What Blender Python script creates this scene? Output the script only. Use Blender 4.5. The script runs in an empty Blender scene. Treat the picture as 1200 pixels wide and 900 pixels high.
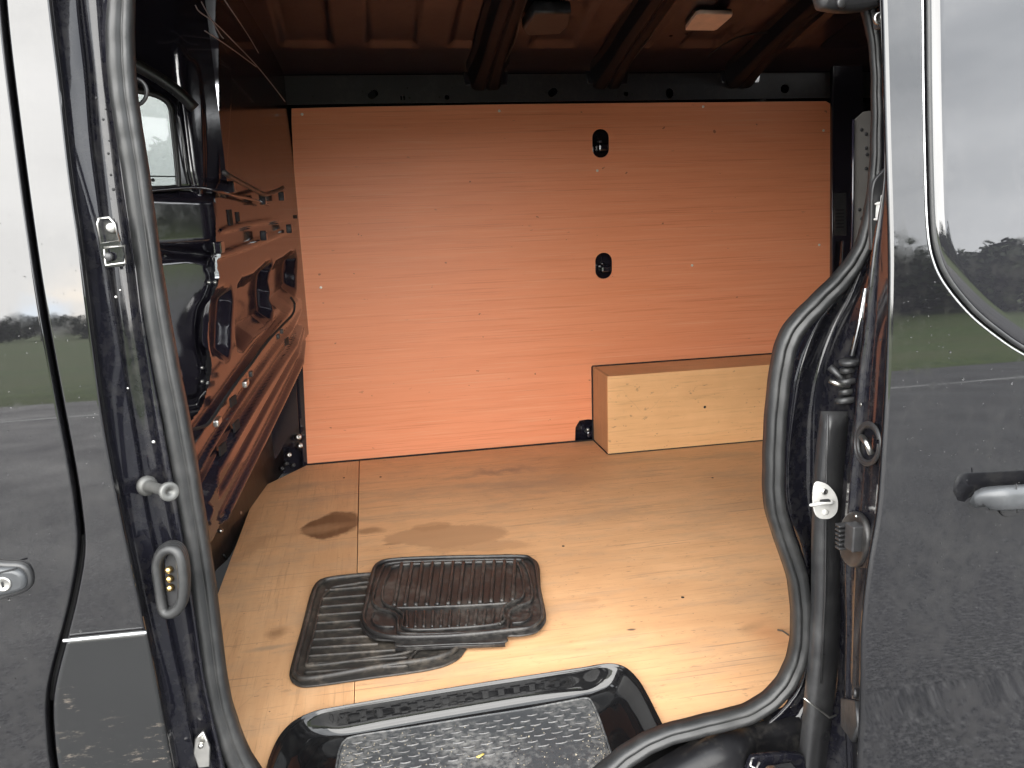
import bpy, bmesh, math, random
import numpy as np
from mathutils import Vector, Matrix
R = math.radians
random.seed(7); np.random.seed(7)
SC = bpy.context.scene
COL = SC.collection

# ---------------------------------------------------------------- camera, world, sun, exposure
FOC, YAW, PITCH, ROLL = 940.0, R(10.0), R(12.5), R(2.0)
CAM = Vector((0.0, -1.2, 1.5))
fwd = Vector((math.sin(YAW)*math.cos(PITCH), math.cos(YAW)*math.cos(PITCH), -math.sin(PITCH)))
rgt = Vector((math.cos(YAW), -math.sin(YAW), 0)); upv = rgt.cross(fwd)
RX = rgt*math.cos(ROLL) - upv*math.sin(ROLL)
UX = rgt*math.sin(ROLL) + upv*math.cos(ROLL)
cd = bpy.data.cameras.new('camera'); cam = bpy.data.objects.new('camera', cd); COL.objects.link(cam)
M = Matrix((RX, UX, -fwd)).transposed().to_4x4(); M.translation = CAM
cam.matrix_world = M
cd.sensor_fit = 'HORIZONTAL'; cd.sensor_width = 36; cd.lens = 36*FOC/1200
cd.clip_start = 0.02; cd.clip_end = 3000
SC.camera = cam

W = bpy.data.worlds.new('World'); SC.world = W; W.use_nodes = True
SUN_EL, SUN_AZ = R(12), R(200)      # azimuth clockwise from +Y
nt = W.node_tree; nt.nodes.clear()
def wn(t, **k):
    n = nt.nodes.new(t)
    for a, b in k.items(): setattr(n, a, b)
    return n
sky = wn('ShaderNodeTexSky', sky_type='NISHITA', sun_disc=False)
sky.sun_elevation = SUN_EL; sky.sun_rotation = SUN_AZ
tc = wn('ShaderNodeTexCoord')
mp = wn('ShaderNodeMapping'); mp.inputs['Scale'].default_value = (1, 1, 2.6)
n1 = wn('ShaderNodeTexNoise'); n1.inputs['Scale'].default_value = 1.9; n1.inputs['Detail'].default_value = 7; n1.inputs['Roughness'].default_value = .55
r1 = wn('ShaderNodeValToRGB'); r1.color_ramp.elements[0].position = .36; r1.color_ramp.elements[1].position = .66
r1.color_ramp.elements[0].color = (4.2, 4.4, 4.6, 1); r1.color_ramp.elements[1].color = (6.9, 7.05, 7.2, 1)
n2 = wn('ShaderNodeTexNoise'); n2.inputs['Scale'].default_value = 1.6; n2.inputs['Detail'].default_value = 5
r2 = wn('ShaderNodeValToRGB'); r2.color_ramp.elements[0].position = .30; r2.color_ramp.elements[1].position = .40
r2.color_ramp.elements[0].color = (.9, .9, .9, 1)
pd = wn('ShaderNodeVectorMath', operation='ADD'); pd.inputs[1].default_value = (.335, .94, -.075)
ps_ = wn('ShaderNodeVectorMath', operation='MULTIPLY'); ps_.inputs[1].default_value = (8.5, 8.5, 15.)
pn = wn('ShaderNodeTexNoise'); pn.inputs['Scale'].default_value = 9.; pn.inputs['Detail'].default_value = 5
pa = wn('ShaderNodeVectorMath', operation='MULTIPLY_ADD'); pa.inputs[1].default_value = (1.3, 1.3, 1.3)
pl_ = wn('ShaderNodeVectorMath', operation='LENGTH'); pr = wn('ShaderNodeValToRGB'); pr.color_ramp.elements[0].position = .85; pr.color_ramp.elements[1].position = 1.5
pr.color_ramp.elements[0].color = (.15, .15, .15, 1)
mx = wn('ShaderNodeMixRGB'); bg = wn('ShaderNodeBackground'); out = wn('ShaderNodeOutputWorld')
L = nt.links.new
L(tc.outputs['Generated'], mp.inputs[0]); L(mp.outputs[0], n1.inputs['Vector']); L(mp.outputs[0], n2.inputs['Vector'])
L(n1.outputs['Fac'], r1.inputs[0]); L(n2.outputs['Fac'], r2.inputs[0])
L(tc.outputs['Generated'], pd.inputs[0]); L(pd.outputs[0], ps_.inputs[0]); L(tc.outputs['Generated'], pn.inputs['Vector'])
L(pn.outputs['Color'], pa.inputs[0]); L(ps_.outputs[0], pa.inputs[2]); L(pa.outputs[0], pl_.inputs[0]); L(pl_.outputs['Value'], pr.inputs[0])
L(r2.outputs[0], mx.inputs[0]); L(sky.outputs[0], mx.inputs[1]); L(r1.outputs[0], mx.inputs[2])
m2 = wn('ShaderNodeMixRGB'); m2.inputs[1].default_value = (4.2, 5.8, 7.8, 1)
L(pr.outputs[0], m2.inputs[0]); L(mx.outputs[0], m2.inputs[2]); L(m2.outputs[0], bg.inputs[0]); bg.inputs[1].default_value = .1; L(bg.outputs[0], out.inputs[0])

sl = bpy.data.lights.new('sun', 'SUN'); so = bpy.data.objects.new('sun', sl); COL.objects.link(so)
sl.energy = 1.45; sl.angle = R(92); sl.color = (1, .96, .9)
sd = Vector((math.sin(SUN_AZ)*math.cos(SUN_EL), math.cos(SUN_AZ)*math.cos(SUN_EL), math.sin(SUN_EL)))
so.rotation_euler = sd.to_track_quat('Z', 'Y').to_euler(); so.location = (0, -6, 8)
vs = SC.view_settings
SC.display_settings.display_device = 'sRGB'
vs.view_transform = 'Standard'; vs.look = 'None'; vs.gamma = 1; vs.use_curve_mapping = False
vs.exposure = 3.08
SC.cycles.max_bounces = 12; SC.cycles.diffuse_bounces = 6; SC.cycles.glossy_bounces = 5
SC.cycles.transparent_max_bounces = 12

# ---------------------------------------------------------------- helpers
def dirpx(px, py): return fwd + RX*((px-600)/FOC) - UX*((py-450)/FOC)
class Plane:
    """a flat working plane: origin, two axes, normal facing the camera"""
    def __init__(s, o, u, v):
        s.o = Vector(o); s.u = Vector(u).normalized(); s.v = Vector(v).normalized(); s.n = s.u.cross(s.v).normalized(); s.v = s.n.cross(s.u)
    def hit(s, px, py, off=0):
        d = dirpx(px, py); t = ((s.o + s.n*off) - CAM).dot(s.n)/d.dot(s.n); return CAM + d*t
    def loc(s, p): q = Vector(p)-s.o; return (q.dot(s.u), q.dot(s.v))
    def pt(s, a, b, h=0): return s.o + s.u*a + s.v*b + s.n*h
def PY(y): return Plane((0, y, 0), (1, 0, 0), (0, 0, 1))          # faces -Y (towards camera)
def PZ(z): return Plane((0, 0, z), (1, 0, 0), (0, 1, 0))          # faces up
def at(px, py, y): return PY(y).hit(px, py)

def mesh_obj(name, verts, faces, mat, parent=None, smooth=True, **props):
    me = bpy.data.meshes.new(name); me.from_pydata([tuple(v) for v in verts], [], faces); me.update()
    if mat: me.materials.append(mat)
    if smooth: me.polygons.foreach_set('use_smooth', [True]*len(me.polygons))
    o = bpy.data.objects.new(name, me); COL.objects.link(o)
    if parent is not None: o.parent = parent
    for k, v in props.items(): o[k] = v
    return o
def solid(o, t, off=-1):
    m = o.modifiers.new('thickness', 'SOLIDIFY'); m.thickness = t; m.offset = off; return o
def bevel(o, w, seg=2, ang=35):
    m = o.modifiers.new('bevel', 'BEVEL'); m.width = w; m.segments = seg; m.limit_method = 'ANGLE'; m.angle_limit = R(ang)
    try: m.harden_normals = True
    except Exception: pass
    return o
def grid(name, cols, mat, parent=None, flip=False, close=False, **props):
    nc, nr = len(cols), len(cols[0])
    vs_ = [p for c in cols for p in c]; fs = []
    for i in range(nc if close else nc-1):
        j = (i+1) % nc
        for k in range(nr-1):
            f = (i*nr+k, j*nr+k, j*nr+k+1, i*nr+k+1)
            fs.append(f[::-1] if flip else f)
    return mesh_obj(name, vs_, fs, mat, parent, True, **props)
def plate(name, pl, outline, holes=(), thick=.01, bev=0., mat=None, parent=None, off=0., seg=2, **props):
    """flat plate with holes; outline given in (u,v) of plane pl; its front face at height off"""
    cu = bpy.data.curves.new(name, 'CURVE'); cu.dimensions = '2D'; cu.fill_mode = 'BOTH'
    for loop in [outline] + list(holes):
        sp = cu.splines.new('POLY'); sp.points.add(len(loop)-1); sp.use_cyclic_u = True
        for k, (a, b) in enumerate(loop): sp.points[k].co = (a, b, 0, 1)
    cu.extrude = max(thick/2-bev, 1e-4); cu.bevel_depth = bev; cu.bevel_resolution = seg
    if bev: cu.offset = -bev
    t = bpy.data.objects.new('tmp', cu); COL.objects.link(t)
    dg = bpy.context.evaluated_depsgraph_get(); me = bpy.data.meshes.new_from_object(t.evaluated_get(dg))
    bpy.data.objects.remove(t)
    me.name = name; me.materials.clear(); me.materials.append(mat)
    mm = Matrix((pl.u, pl.v, pl.n)).transposed().to_4x4(); mm.translation = pl.o + pl.n*(off-thick/2)
    me.transform(mm)
    o = bpy.data.objects.new(name, me); COL.objects.link(o)
    if parent is not None: o.parent = parent
    for k, v in props.items(): o[k] = v
    return o
def pxs(pl, pts): return [pl.loc(pl.hit(*p)) for p in pts]
def rr(cx, cy, w, h, r, n=6, rot=0.):
    pts = []
    for (sx, sy, a0) in ((1, 1, 0), (-1, 1, 90), (-1, -1, 180), (1, -1, 270)):
        for k in range(n+1):
            a = R(a0+90*k/n); pts.append((sx*(w/2-r)+r*math.cos(a), sy*(h/2-r)+r*math.sin(a)))
    c, s = math.cos(rot), math.sin(rot)
    return [(cx+x*c-y*s, cy+x*s+y*c) for x, y in pts]
def smooth_path(P, n, closed=False):
    P = [Vector(p) for p in P]; m = len(P); out_ = []
    segs = m if closed else m-1
    for i in range(segs):
        p1, p2 = P[i], P[(i+1) % m]
        p0 = P[(i-1) % m] if (closed or i > 0) else p1*2-p2
        p3 = P[(i+2) % m] if (closed or i+2 < m) else p2*2-p1
        for k in range(n):
            t = k/n
            out_.append(((2*p1)+(p2-p0)*t+(2*p0-5*p1+4*p2-p3)*t*t+(3*p1-p0-3*p2+p3)*t*t*t)*.5)
    if not closed: out_.append(P[-1].copy())
    return out_
def smooth2(P, n=6): return [(v.x, v.y) for v in smooth_path([(a, b, 0) for a, b in P], n, True)]
def sweep(name, path, prof, mat, parent=None, closed=False, up=None, caps=True, scale=None, **props):
    """sweep a closed 2-D profile (list of (a,b)) along path; a along side, b along 'up'"""
    P = [Vector(p) for p in path]; n = len(P); rings = []; prev = None
    for i in range(n):
        t = (P[(i+1) % n]-P[i-1]) if closed else (P[min(i+1, n-1)]-P[max(i-1, 0)])
        t.normalize()
        if up is not None: u = Vector(up)
        else:
            u = prev if prev is not None else (Vector((0, 0, 1)) if abs(t.z) < .9 else Vector((0, 1, 0)))
        side = t.cross(u); side.normalize(); u2 = side.cross(t); u2.normalize(); prev = u2
        s = scale[i] if scale is not None else 1.
        rings.append([P[i]+side*(a*s)+u2*(b*s) for a, b in prof])
    m = len(prof); vs_ = [p for r_ in rings for p in r_]; fs = []
    for i in range(n if closed else n-1):
        j = (i+1) % n
        for k in range(m): fs.append((i*m+k, i*m+(k+1) % m, j*m+(k+1) % m, j*m+k))
    if caps and not closed:
        fs.append(tuple(range(m))[::-1]); fs.append(tuple((n-1)*m+k for k in range(m)))
    return mesh_obj(name, vs_, fs, mat, parent, True, **props)
def circ(r, n=10, ry=None): return [(r*math.cos(2*math.pi*k/n), (ry or r)*math.sin(2*math.pi*k/n)) for k in range(n)]
def tube(name, path, r, mat, parent=None, n=8, **k): return sweep(name, path, circ(r, n), mat, parent, **k)
def box(name, c, s, mat, parent=None, bw=.002, rot=None, seg=2, **props):
    bm = bmesh.new(); bmesh.ops.create_cube(bm, size=1)
    bmesh.ops.scale(bm, vec=s, verts=bm.verts)
    if bw: bmesh.ops.bevel(bm, geom=bm.edges[:], offset=min(bw, min(s)*.45), segments=seg, affect='EDGES', profile=.5)
    mm = (rot or Matrix.Identity(3)).to_4x4(); mm.translation = Vector(c); bmesh.ops.transform(bm, matrix=mm, verts=bm.verts)
    me = bpy.data.meshes.new(name); bm.to_mesh(me); bm.free(); me.materials.append(mat)
    o = bpy.data.objects.new(name, me); COL.objects.link(o)
    if parent is not None: o.parent = parent
    for k, v in props.items(): o[k] = v
    return o
def lathe(name, c, axis, prof, mat, parent=None, n=20, **props):
    """prof: list of (radius, height along axis)"""
    ax = Vector(axis).normalized(); a = ax.orthogonal().normalized(); b = ax.cross(a); c = Vector(c)
    vs_ = [c+ax*h+(a*math.cos(2*math.pi*k/n)+b*math.sin(2*math.pi*k/n))*r_ for r_, h in prof for k in range(n)]
    fs = [(i*n+k, i*n+(k+1) % n, (i+1)*n+(k+1) % n, (i+1)*n+k) for i in range(len(prof)-1) for k in range(n)]
    fs.append(tuple((len(prof)-1)*n+k for k in range(n))); fs.append(tuple(range(n))[::-1])
    o = mesh_obj(name, vs_, fs, mat, parent, True, **props); return o
def dup(o, parent=None, loc=None):
    c = o.copy(); COL.objects.link(c); c.parent = parent if parent is not None else o.parent
    if loc is not None: c.location = loc
    return c
def empty(name, loc=(0, 0, 0), **props):
    o = bpy.data.objects.new(name, None); COL.objects.link(o); o.location = loc; o.empty_display_size = .1
    for k, v in props.items(): o[k] = v
    return o

# ---------------------------------------------------------------- materials
class NT:
    def __init__(s, name):
        s.m = bpy.data.materials.new(name); s.m.use_nodes = True; s.t = s.m.node_tree
        s.b = s.t.nodes['Principled BSDF']; s.o = s.t.nodes['Material Output']
    def n(s, t, ins=None, **k):
        q = s.t.nodes.new(t)
        for a, b in k.items(): setattr(q, a, b)
        for a, b in (ins or {}).items():
            if isinstance(b, bpy.types.NodeSocket): s.t.links.new(b, q.inputs[a])
            else: q.inputs[a].default_value = b
        return q
    def coord(s, scale=(1, 1, 1), rot=(0, 0, 0), loc=(0, 0, 0)):
        c = s.n('ShaderNodeTexCoord'); return s.n('ShaderNodeMapping', {0: c.outputs['Object'], 'Scale': scale, 'Rotation': rot, 'Location': loc}).outputs[0]
    def noise(s, vec, scale, detail=4, rough=.55, dist=0): return s.n('ShaderNodeTexNoise', {'Vector': vec, 'Scale': scale, 'Detail': detail, 'Roughness': rough, 'Distortion': dist}).outputs['Fac']
    def ramp(s, fac, stops):
        q = s.n('ShaderNodeValToRGB', {0: fac}); r_ = q.color_ramp
        while len(r_.elements) < len(stops): r_.elements.new(.5)
        for e, (p, c) in zip(r_.elements, stops):
            e.position = p; e.color = (c, c, c, 1) if not hasattr(c, '__len__') else (*c, 1)
        return q.outputs[0]
    def mix(s, f, a, b, mode='MIX'):
        return s.n('ShaderNodeMixRGB', {0: f, 1: a if isinstance(a, bpy.types.NodeSocket) else (*a, 1), 2: b if isinstance(b, bpy.types.NodeSocket) else (*b, 1)}, blend_type=mode).outputs[0]
    def math(s, op, a, b=0., c=0.): return s.n('ShaderNodeMath', {0: a, 1: b, 2: c}, operation=op).outputs[0]
    def set(s, **k):
        for a, b in k.items():
            a = a.replace('_', ' ')
            i = s.b.inputs[a]
            if isinstance(b, bpy.types.NodeSocket): s.t.links.new(b, i)
            elif hasattr(b, '__len__'): i.default_value = (*b, 1) if len(b) == 3 and i.type == 'RGBA' else b
            else: i.default_value = b
    def bump(s, h, strength=.3, dist=.002, to='Normal'):
        q = s.n('ShaderNodeBump', {'Height': h, 'Strength': strength, 'Distance': dist}); s.t.links.new(q.outputs[0], s.b.inputs[to]); return q

def mat_paint(name, base=(.005, .005, .006), coat=1., ior=1.68, crough=.02, dirt=.07, flake=.04):
    q = NT(name); c = q.coord()
    a = q.noise(q.coord((1, 1, .4)), 11, 6, .65); b = q.noise(c, 260, 2, .5)
    d = q.ramp(q.math('MULTIPLY', a, q.noise(c, 55, 4, .7)), [(.24, 0.), (.42, 1.)])
    q.set(Base_Color=q.mix(q.math('MULTIPLY', d, dirt), base, (.10, .095, .085)), Metallic=.0,
          Roughness=q.ramp(a, [(.3, .32), (.7, .48)]), Coat_Weight=coat, Coat_IOR=ior, Specular_IOR_Level=flake,
          Coat_Roughness=q.ramp(d, [(0, crough), (1, crough+.10)]))
    return q.m
PAINT = mat_paint('black_metallic_paint')
INNER = mat_paint('black_door_shut_paint', (.006, .006, .009), .8, 1.5, .06, .22)
CARGO = mat_paint('black_cargo_bay_paint', (.012, .0105, .017), 1., 1.75, .11, .07)
def mat_rubber(name, base=(.028, .029, .03), rough=.42, dirt=(.16, .15, .135), amt=.4, sc=40, bumps=.25):
    q = NT(name); c = q.coord(); a = q.noise(c, sc, 5, .65); b = q.noise(c, 6, 4, .6)
    d = q.ramp(q.math('MULTIPLY', a, b), [(.22, 0.), (.44, 1.)])
    q.set(Base_Color=q.mix(q.math('MULTIPLY', d, amt), base, dirt), Roughness=q.ramp(a, [(.2, rough-.08), (.8, rough+.16)]))
    q.bump(q.noise(c, 300, 3, .6), bumps, .0008); return q.m
SEAL = mat_rubber('grey_black_rubber_seal', (.014, .0145, .015), .42, (.07, .068, .066), .3, 30)
MATR = mat_rubber('moulded_black_rubber', (.017, .016, .016), .40, (.15, .14, .125), .5, 60)
MATD = mat_rubber('dusty_black_rubber', (.024, .022, .020), .5, (.17, .14, .11), .55, 60)
TREAD = mat_rubber('worn_step_plastic', (.040, .042, .045), .36, (.22, .215, .205), .85, 90, .8)
PLAST = mat_rubber('black_plastic', (.022, .022, .023), .36, (.1, .1, .1), .3)
def mat_metal(name, col=(.55, .55, .54), rough=.3, metal=1.):
    q = NT(name); c = q.coord(); a = q.noise(c, 60, 4, .6)
    q.set(Base_Color=q.mix(a, tuple(x*.7 for x in col), col), Metallic=metal, Roughness=q.ramp(a, [(.2, rough-.1), (.8, rough+.12)])); return q.m
STEEL = mat_metal('zinc_steel', (.62, .61, .58), .32)
BRASS = mat_metal('brass_contacts', (.75, .52, .22), .25)
SILVER = mat_metal('grey_handle_plastic', (.065, .068, .072), .36, .3)
WHITEP = mat_metal('pale_zinc_bracket', (.78, .77, .74), .4, .35)
SCREWM = mat_metal('bright_screw_heads', (.9, .88, .82), .3, .6)
TRIMW = mat_metal('bright_trim_and_highlight', (.82, .83, .84), .25, .7)
def flat(name, col, rough=.6, **k):
    q = NT(name); c = q.coord(); a = q.noise(c, 30, 4)
    q.set(Base_Color=q.mix(a, tuple(x*.75 for x in col), tuple(min(1, x*1.2) for x in col)), Roughness=rough, **k); return q.m
DARK = flat('matt_black_void', (.008, .008, .009), .8)
LENS = flat('milky_lamp_lens', (.82, .62, .48), .3)

def mat_wall():
    q = NT('red_faced_plywood_lining')
    c = q.coord((1.1, 1, 26)); g1 = q.noise(c, 2.4, 7, .62, .25)
    c2 = q.coord((.6, 1, 70)); g2 = q.noise(c2, 3.0, 5, .7)
    c3 = q.coord(); big = q.noise(c3, 1.7, 3, .5)
    base = q.mix(q.ramp(g1, [(.3, 0.), (.7, 1.)]), (.77, .28, .135), (.83, .325, .17))
    base = q.mix(q.ramp(g2, [(.555, 0.), (.65, .6)]), base, (.58, .18, .08))
    base = q.mix(q.ramp(g2, [(.33, .45), (.42, 0.)]), base, (.78, .40, .24))
    base = q.mix(q.ramp(big, [(.35, 0.), (.65, .25)]), base, (.78, .29, .13))
    hz = q.noise(q.coord((.9, 1, 150)), 2.6, 3, .6); base = q.mix(q.ramp(hz, [(.60, 0.), (.68, .4)]), base, (.86, .50, .33))
    sc_w = q.noise(q.coord((9, 1, 30), rot=(0, .15, 0)), 1.7, 3, .7); base = q.mix(q.ramp(sc_w, [(.70, 0.), (.74, .5)]), base, (.42, .15, .08))
    k = q.noise(q.coord((1, 1, 1.3)), 34, 2, .5); base = q.mix(q.ramp(k, [(.745, 0.), (.765, .7)]), base, (.25, .09, .05))
    q.set(Base_Color=base, Roughness=q.ramp(g1, [(.3, .42), (.7, .55)]), Specular_IOR_Level=.4)
    q.bump(q.math('ADD', g1, g2), .35, .0012); return q.m
WALLM = mat_wall()
def mat_ply(name, axis=0, tone=1., stains=(), seed=0., col=((.64, .36, .18), (.75, .45, .24))):
    q = NT(name)
    sc = (1.3, 17, 17) if axis == 0 else ((17, 1.3, 17) if axis == 1 else (17, 17, 1.3))
    sc2 = (2., 60, 60) if axis == 0 else ((60, 2., 60) if axis == 1 else (60, 60, 2.))
    c = q.coord(sc, loc=(seed, seed, seed)); g1 = q.noise(c, 2.2, 8, .62, .5)
    g2 = q.noise(q.coord(sc2, loc=(seed, 0, seed)), 3, 5, .7)
    c3 = q.coord(loc=(seed, 3, 0)); big = q.noise(c3, 2.3, 5, .6)
    a_, b_ = [tuple(x*tone for x in t) for t in col]
    base = q.mix(q.ramp(g1, [(.3, 0.), (.7, 1.)]), a_, b_)
    base = q.mix(q.ramp(g2, [(.56, 0.), (.66, .5)]), base, tuple(x*.68 for x in a_))
    base = q.mix(q.ramp(g2, [(.30, .25), (.42, 0.)]), base, tuple(min(1, x*1.15) for x in b_))
    base = q.mix(q.ramp(big, [(.42, 0.), (.7, .5)]), base, tuple(x*y for x, y in zip(a_, (.74, .72, .70))))
    # scuffs: sparse short dark ticks and fine crossing scratches
    s1 = q.noise(q.coord((18, 60, 30), rot=(0, 0, .3)), 1.6, 3, .7); msk = q.ramp(big, [(.35, 0.), (.6, 1.)])
    base = q.mix(q.math('MULTIPLY', q.ramp(s1, [(.64, 0.), (.70, .5)]), msk), base, (.16, .10, .06))
    vo = q.n('ShaderNodeTexVoronoi', {'Vector': q.n('ShaderNodeMixRGB', {0: .08, 1: q.coord((2.4, 3.5, 3)), 2: q.n('ShaderNodeTexNoise', {'Scale': 5.}).outputs['Color']}).outputs[0], 'Scale': 2.2}, feature='DISTANCE_TO_EDGE').outputs[0]
    base = q.mix(q.math('MULTIPLY', q.ramp(vo, [(.0, .22), (.006, 0.)]), q.ramp(q.noise(c3, 6, 3), [(.56, 0.), (.66, 1.)])), base, (.25, .17, .10))
    sp = q.noise(c3, 95, 2, .5); base = q.mix(q.ramp(sp, [(.76, 0.), (.79, .75)]), base, (.10, .06, .035))
    if stains:
        w1 = q.noise(q.coord((2.2, 6.5, 1), rot=(0, 0, .06), loc=(4, 1, 0)), 1.5, 7, .72)
        base = q.mix(q.ramp(w1, [(.48, 0.), (.66, .45)]), base, (.38, .27, .18))
        for (ra, la, sx) in ((.45, 2., 55), (-.7, 7., 62), (.12, 11., 48), (1.2, 5., 70)):
            sn = q.noise(q.coord((1.1, sx, 1), rot=(0, 0, ra), loc=(la, la, 0)), 1.9, 2, .5)
            base = q.mix(q.ramp(sn, [(.70, 0.), (.72, .5)]), base, (.22, .14, .09))
        gr = q.noise(q.coord((7, 16, 1), loc=(2, 9, 0)), 3.2, 6, .8)
        base = q.mix(q.ramp(gr, [(.60, 0.), (.69, .5)]), base, (.28, .18, .105))
        nx = q.n('ShaderNodeTexNoise', {'Vector': q.coord(), 'Scale': 9., 'Detail': 6., 'Roughness': .65}).outputs['Color']
        off = q.n('ShaderNodeVectorMath', {0: nx, 1: (.5, .5, .5)}, operation='SUBTRACT').outputs[0]
        tcn = q.n('ShaderNodeTexCoord').outputs['Object']
        for (cx, cy, rx, ry, rot, stc, amt, soft, wob) in stains:
            wv = q.n('ShaderNodeVectorMath', {0: off, 'Scale': wob}, operation='SCALE').outputs[0]
            v = q.n('ShaderNodeVectorMath', {0: tcn, 1: wv}, operation='ADD').outputs[0]
            v = q.n('ShaderNodeVectorMath', {0: v, 1: (cx, cy, 0)}, operation='SUBTRACT').outputs[0]
            v = q.n('ShaderNodeVectorRotate', {'Vector': v, 'Angle': -rot}, rotation_type='Z_AXIS').outputs[0]
            v = q.n('ShaderNodeVectorMath', {0: v, 1: (1/rx, 1/ry, 0)}, operation='MULTIPLY').outputs[0]
            ln = q.n('ShaderNodeVectorMath', {0: v}, operation='LENGTH').outputs['Value']
            base = q.mix(q.ramp(ln, [(max(0, 1-soft), amt), (1., 0.)]), base, stc)
    q.set(Base_Color=base, Roughness=q.ramp(g1, [(.3, .46), (.7, .62)]), Specular_IOR_Level=.35)
    q.bump(q.math('ADD', g1, q.math('MULTIPLY', g2, .4)), .22, .001); return q.m

def mat_glass(name, tint=(.3, .3, .3)):
    q = NT(name); t = q.n('ShaderNodeBsdfTransparent', {0: (*tint, 1)}); g = q.n('ShaderNodeBsdfGlossy', {'Color': (1, 1, 1, 1), 'Roughness': .01})
    f = q.n('ShaderNodeFresnel', {'IOR': 1.5}); m_ = q.n('ShaderNodeMixShader', {0: f.outputs[0], 1: t.outputs[0], 2: g.outputs[0]})
    q.t.links.new(m_.outputs[0], q.o.inputs[0]); return q.m
GLASS = mat_glass('tinted_window_glass', (.6, .61, .6))
def mat_asphalt():
    q = NT('wet_asphalt'); c = q.coord(); f = q.noise(c, 42, 4, .75); b = q.noise(c, 1.1, 5, .6); v = q.n('ShaderNodeTexVoronoi', {'Vector': c, 'Scale': 85.}).outputs['Distance']
    base = q.mix(q.ramp(f, [(.42, 0.), (.50, .25), (.62, 1.)]), (.025, .025, .027), (.24, .235, .23))
    base = q.mix(q.ramp(b, [(.35, 0.), (.7, .6)]), base, (.05, .05, .054))
    q.set(Base_Color=base, Roughness=q.ramp(b, [(.3, .35), (.65, .6)]), Specular_IOR_Level=.5)
    q.bump(q.math('ADD', v, f), .7, .006); return q.m
def mat_grass():
    q = NT('meadow_grass'); c = q.coord(); f = q.noise(c, 3.0, 6, .7); b = q.noise(q.coord((.12, .35, 1)), 1., 4, .6)
    base = q.mix(q.ramp(f, [(.3, 0.), (.7, 1.)]), (.06, .10, .022), (.15, .21, .05))
    base = q.mix(q.ramp(b, [(.4, 0.), (.6, .6)]), base, (.15, .16, .06)); q.set(Base_Color=base, Roughness=.8); q.bump(f, .6, .1); return q.m

# ---------------------------------------------------------------- ground, field, trees (behind the viewer, seen mirrored in the paint)
asph = mesh_obj('ground', [(-1500, -1500, 0), (1500, -1500, 0), (1500, 1500, 0), (-1500, 1500, 0)], [(0, 1, 2, 3)], mat_asphalt(), None, False, kind='structure')
GR = mat_grass(); cols = []
def terr(x, d):
    k = max(0., (-.6+math.sqrt(max(0., .36+4*.33*(d-12.2))))/.66)
    return .12*min(1, k)+max(0, (k-1))**1.5*(.006+.085*min(1, max(0, (x-4)/22)))+.12*math.sin(x*.13+k)*min(1, k/6)
for i in range(61):
    x = -150+5*i; c = []
    for k in range(25):
        d = 12.2+k*.6+k*k*.33; h = terr(x, d)
        c.append((x, -d, h))
    cols.append([(x, -11.9, -.1)]+c)
grid('grass_field', cols, GR, None, flip=True, kind='structure')
wl = [( -40+k*1.0, -9.6-.25*math.sin(k*.22)-.10*math.sin(k*.9)) for k in range(90)]
lm = flat('worn_white_line_paint', (.55, .55, .53), .6)
mesh_obj('painted_line', [(x, y+s*(.06+.02*math.sin(x*3)), .004) for x, y in wl for s in (1, -1)], [(2*i, 2*i+1, 2*i+3, 2*i+2) for i in range(len(wl)-1)], lm, None, False, kind='structure')
LEAF = NT('dark_hedge_leaves'); _c = LEAF.coord(); _a = LEAF.noise(_c, 1.5, 4)
LEAF.set(Base_Color=LEAF.mix(LEAF.ramp(_a, [(.35, 0.), (.65, 1.)]), (.018, .03, .012), (.055, .075, .025)), Roughness=.7); LEAF = LEAF.m
BARK = flat('brown_bark', (.07, .055, .04), .9)
def crown_mesh(seed, nl=2600):
    rg = np.random.RandomState(seed); lob = [(rg.normal(0, .42, 3)*np.array([1, 1, .6]), .35+.3*rg.rand()) for _ in range(11)]
    vs_, fs = [], []
    for i in range(nl):
        c, r_ = lob[rg.randint(11)]; d = rg.normal(size=3); d /= np.linalg.norm(d); p = c+d*r_*(.55+.5*rg.rand()); p[2] = p[2]*1.0
        a, b = rg.normal(size=3), rg.normal(size=3); a *= .075/np.linalg.norm(a); b *= .06/np.linalg.norm(b); k = len(vs_)
        vs_ += [p-a, p+b, p+a, p-b]; fs.append((k, k+1, k+2, k+3))
    me = bpy.data.meshes.new('crown'); me.from_pydata([tuple(v) for v in vs_], [], fs); me.materials.append(LEAF); return me
CR = [crown_mesh(s) for s in (1, 2, 3)]
tk = lathe('trunk', (0, 0, 0), (0, 0, 1), [(.16, -.6), (.11, .5), (.08, 1.0), (.03, 1.6)], BARK, None, 8); TRK = tk.data; bpy.data.objects.remove(tk)
trees = [(7.5, -32, 2.4, 'bushy dark tree nearest the right end of the hedge row, behind the viewer'), (12, -30, 3.1, 'tallest dark tree of the hedge row on the slope behind the viewer'),
         (16, -31, 2.5, 'round dark tree right of the tallest one on the slope'), (21, -33, 3.3, 'broad dark tree at the top of the slope behind the viewer'),
         (26, -30, 2.9, 'dark tree with a leaning crown beside the broad one on the slope'), (33, -34, 3.4, 'outermost large dark tree on the slope'),
         (39, -34, 3.0, 'last small dark tree of the row on the slope')]
for i in range(13): trees.append((5.5+i*3.1+.8*math.sin(i*2.3), -35-1.5*math.sin(i*1.9), 2.5+.6*math.sin(i*2.7), 'hedge'))
for i in range(26): trees.append((-74+i*3.3, -92-3*math.sin(i*2.1), 2.1+.35*math.sin(i*1.7)+.15*(i % 3), None))
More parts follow.
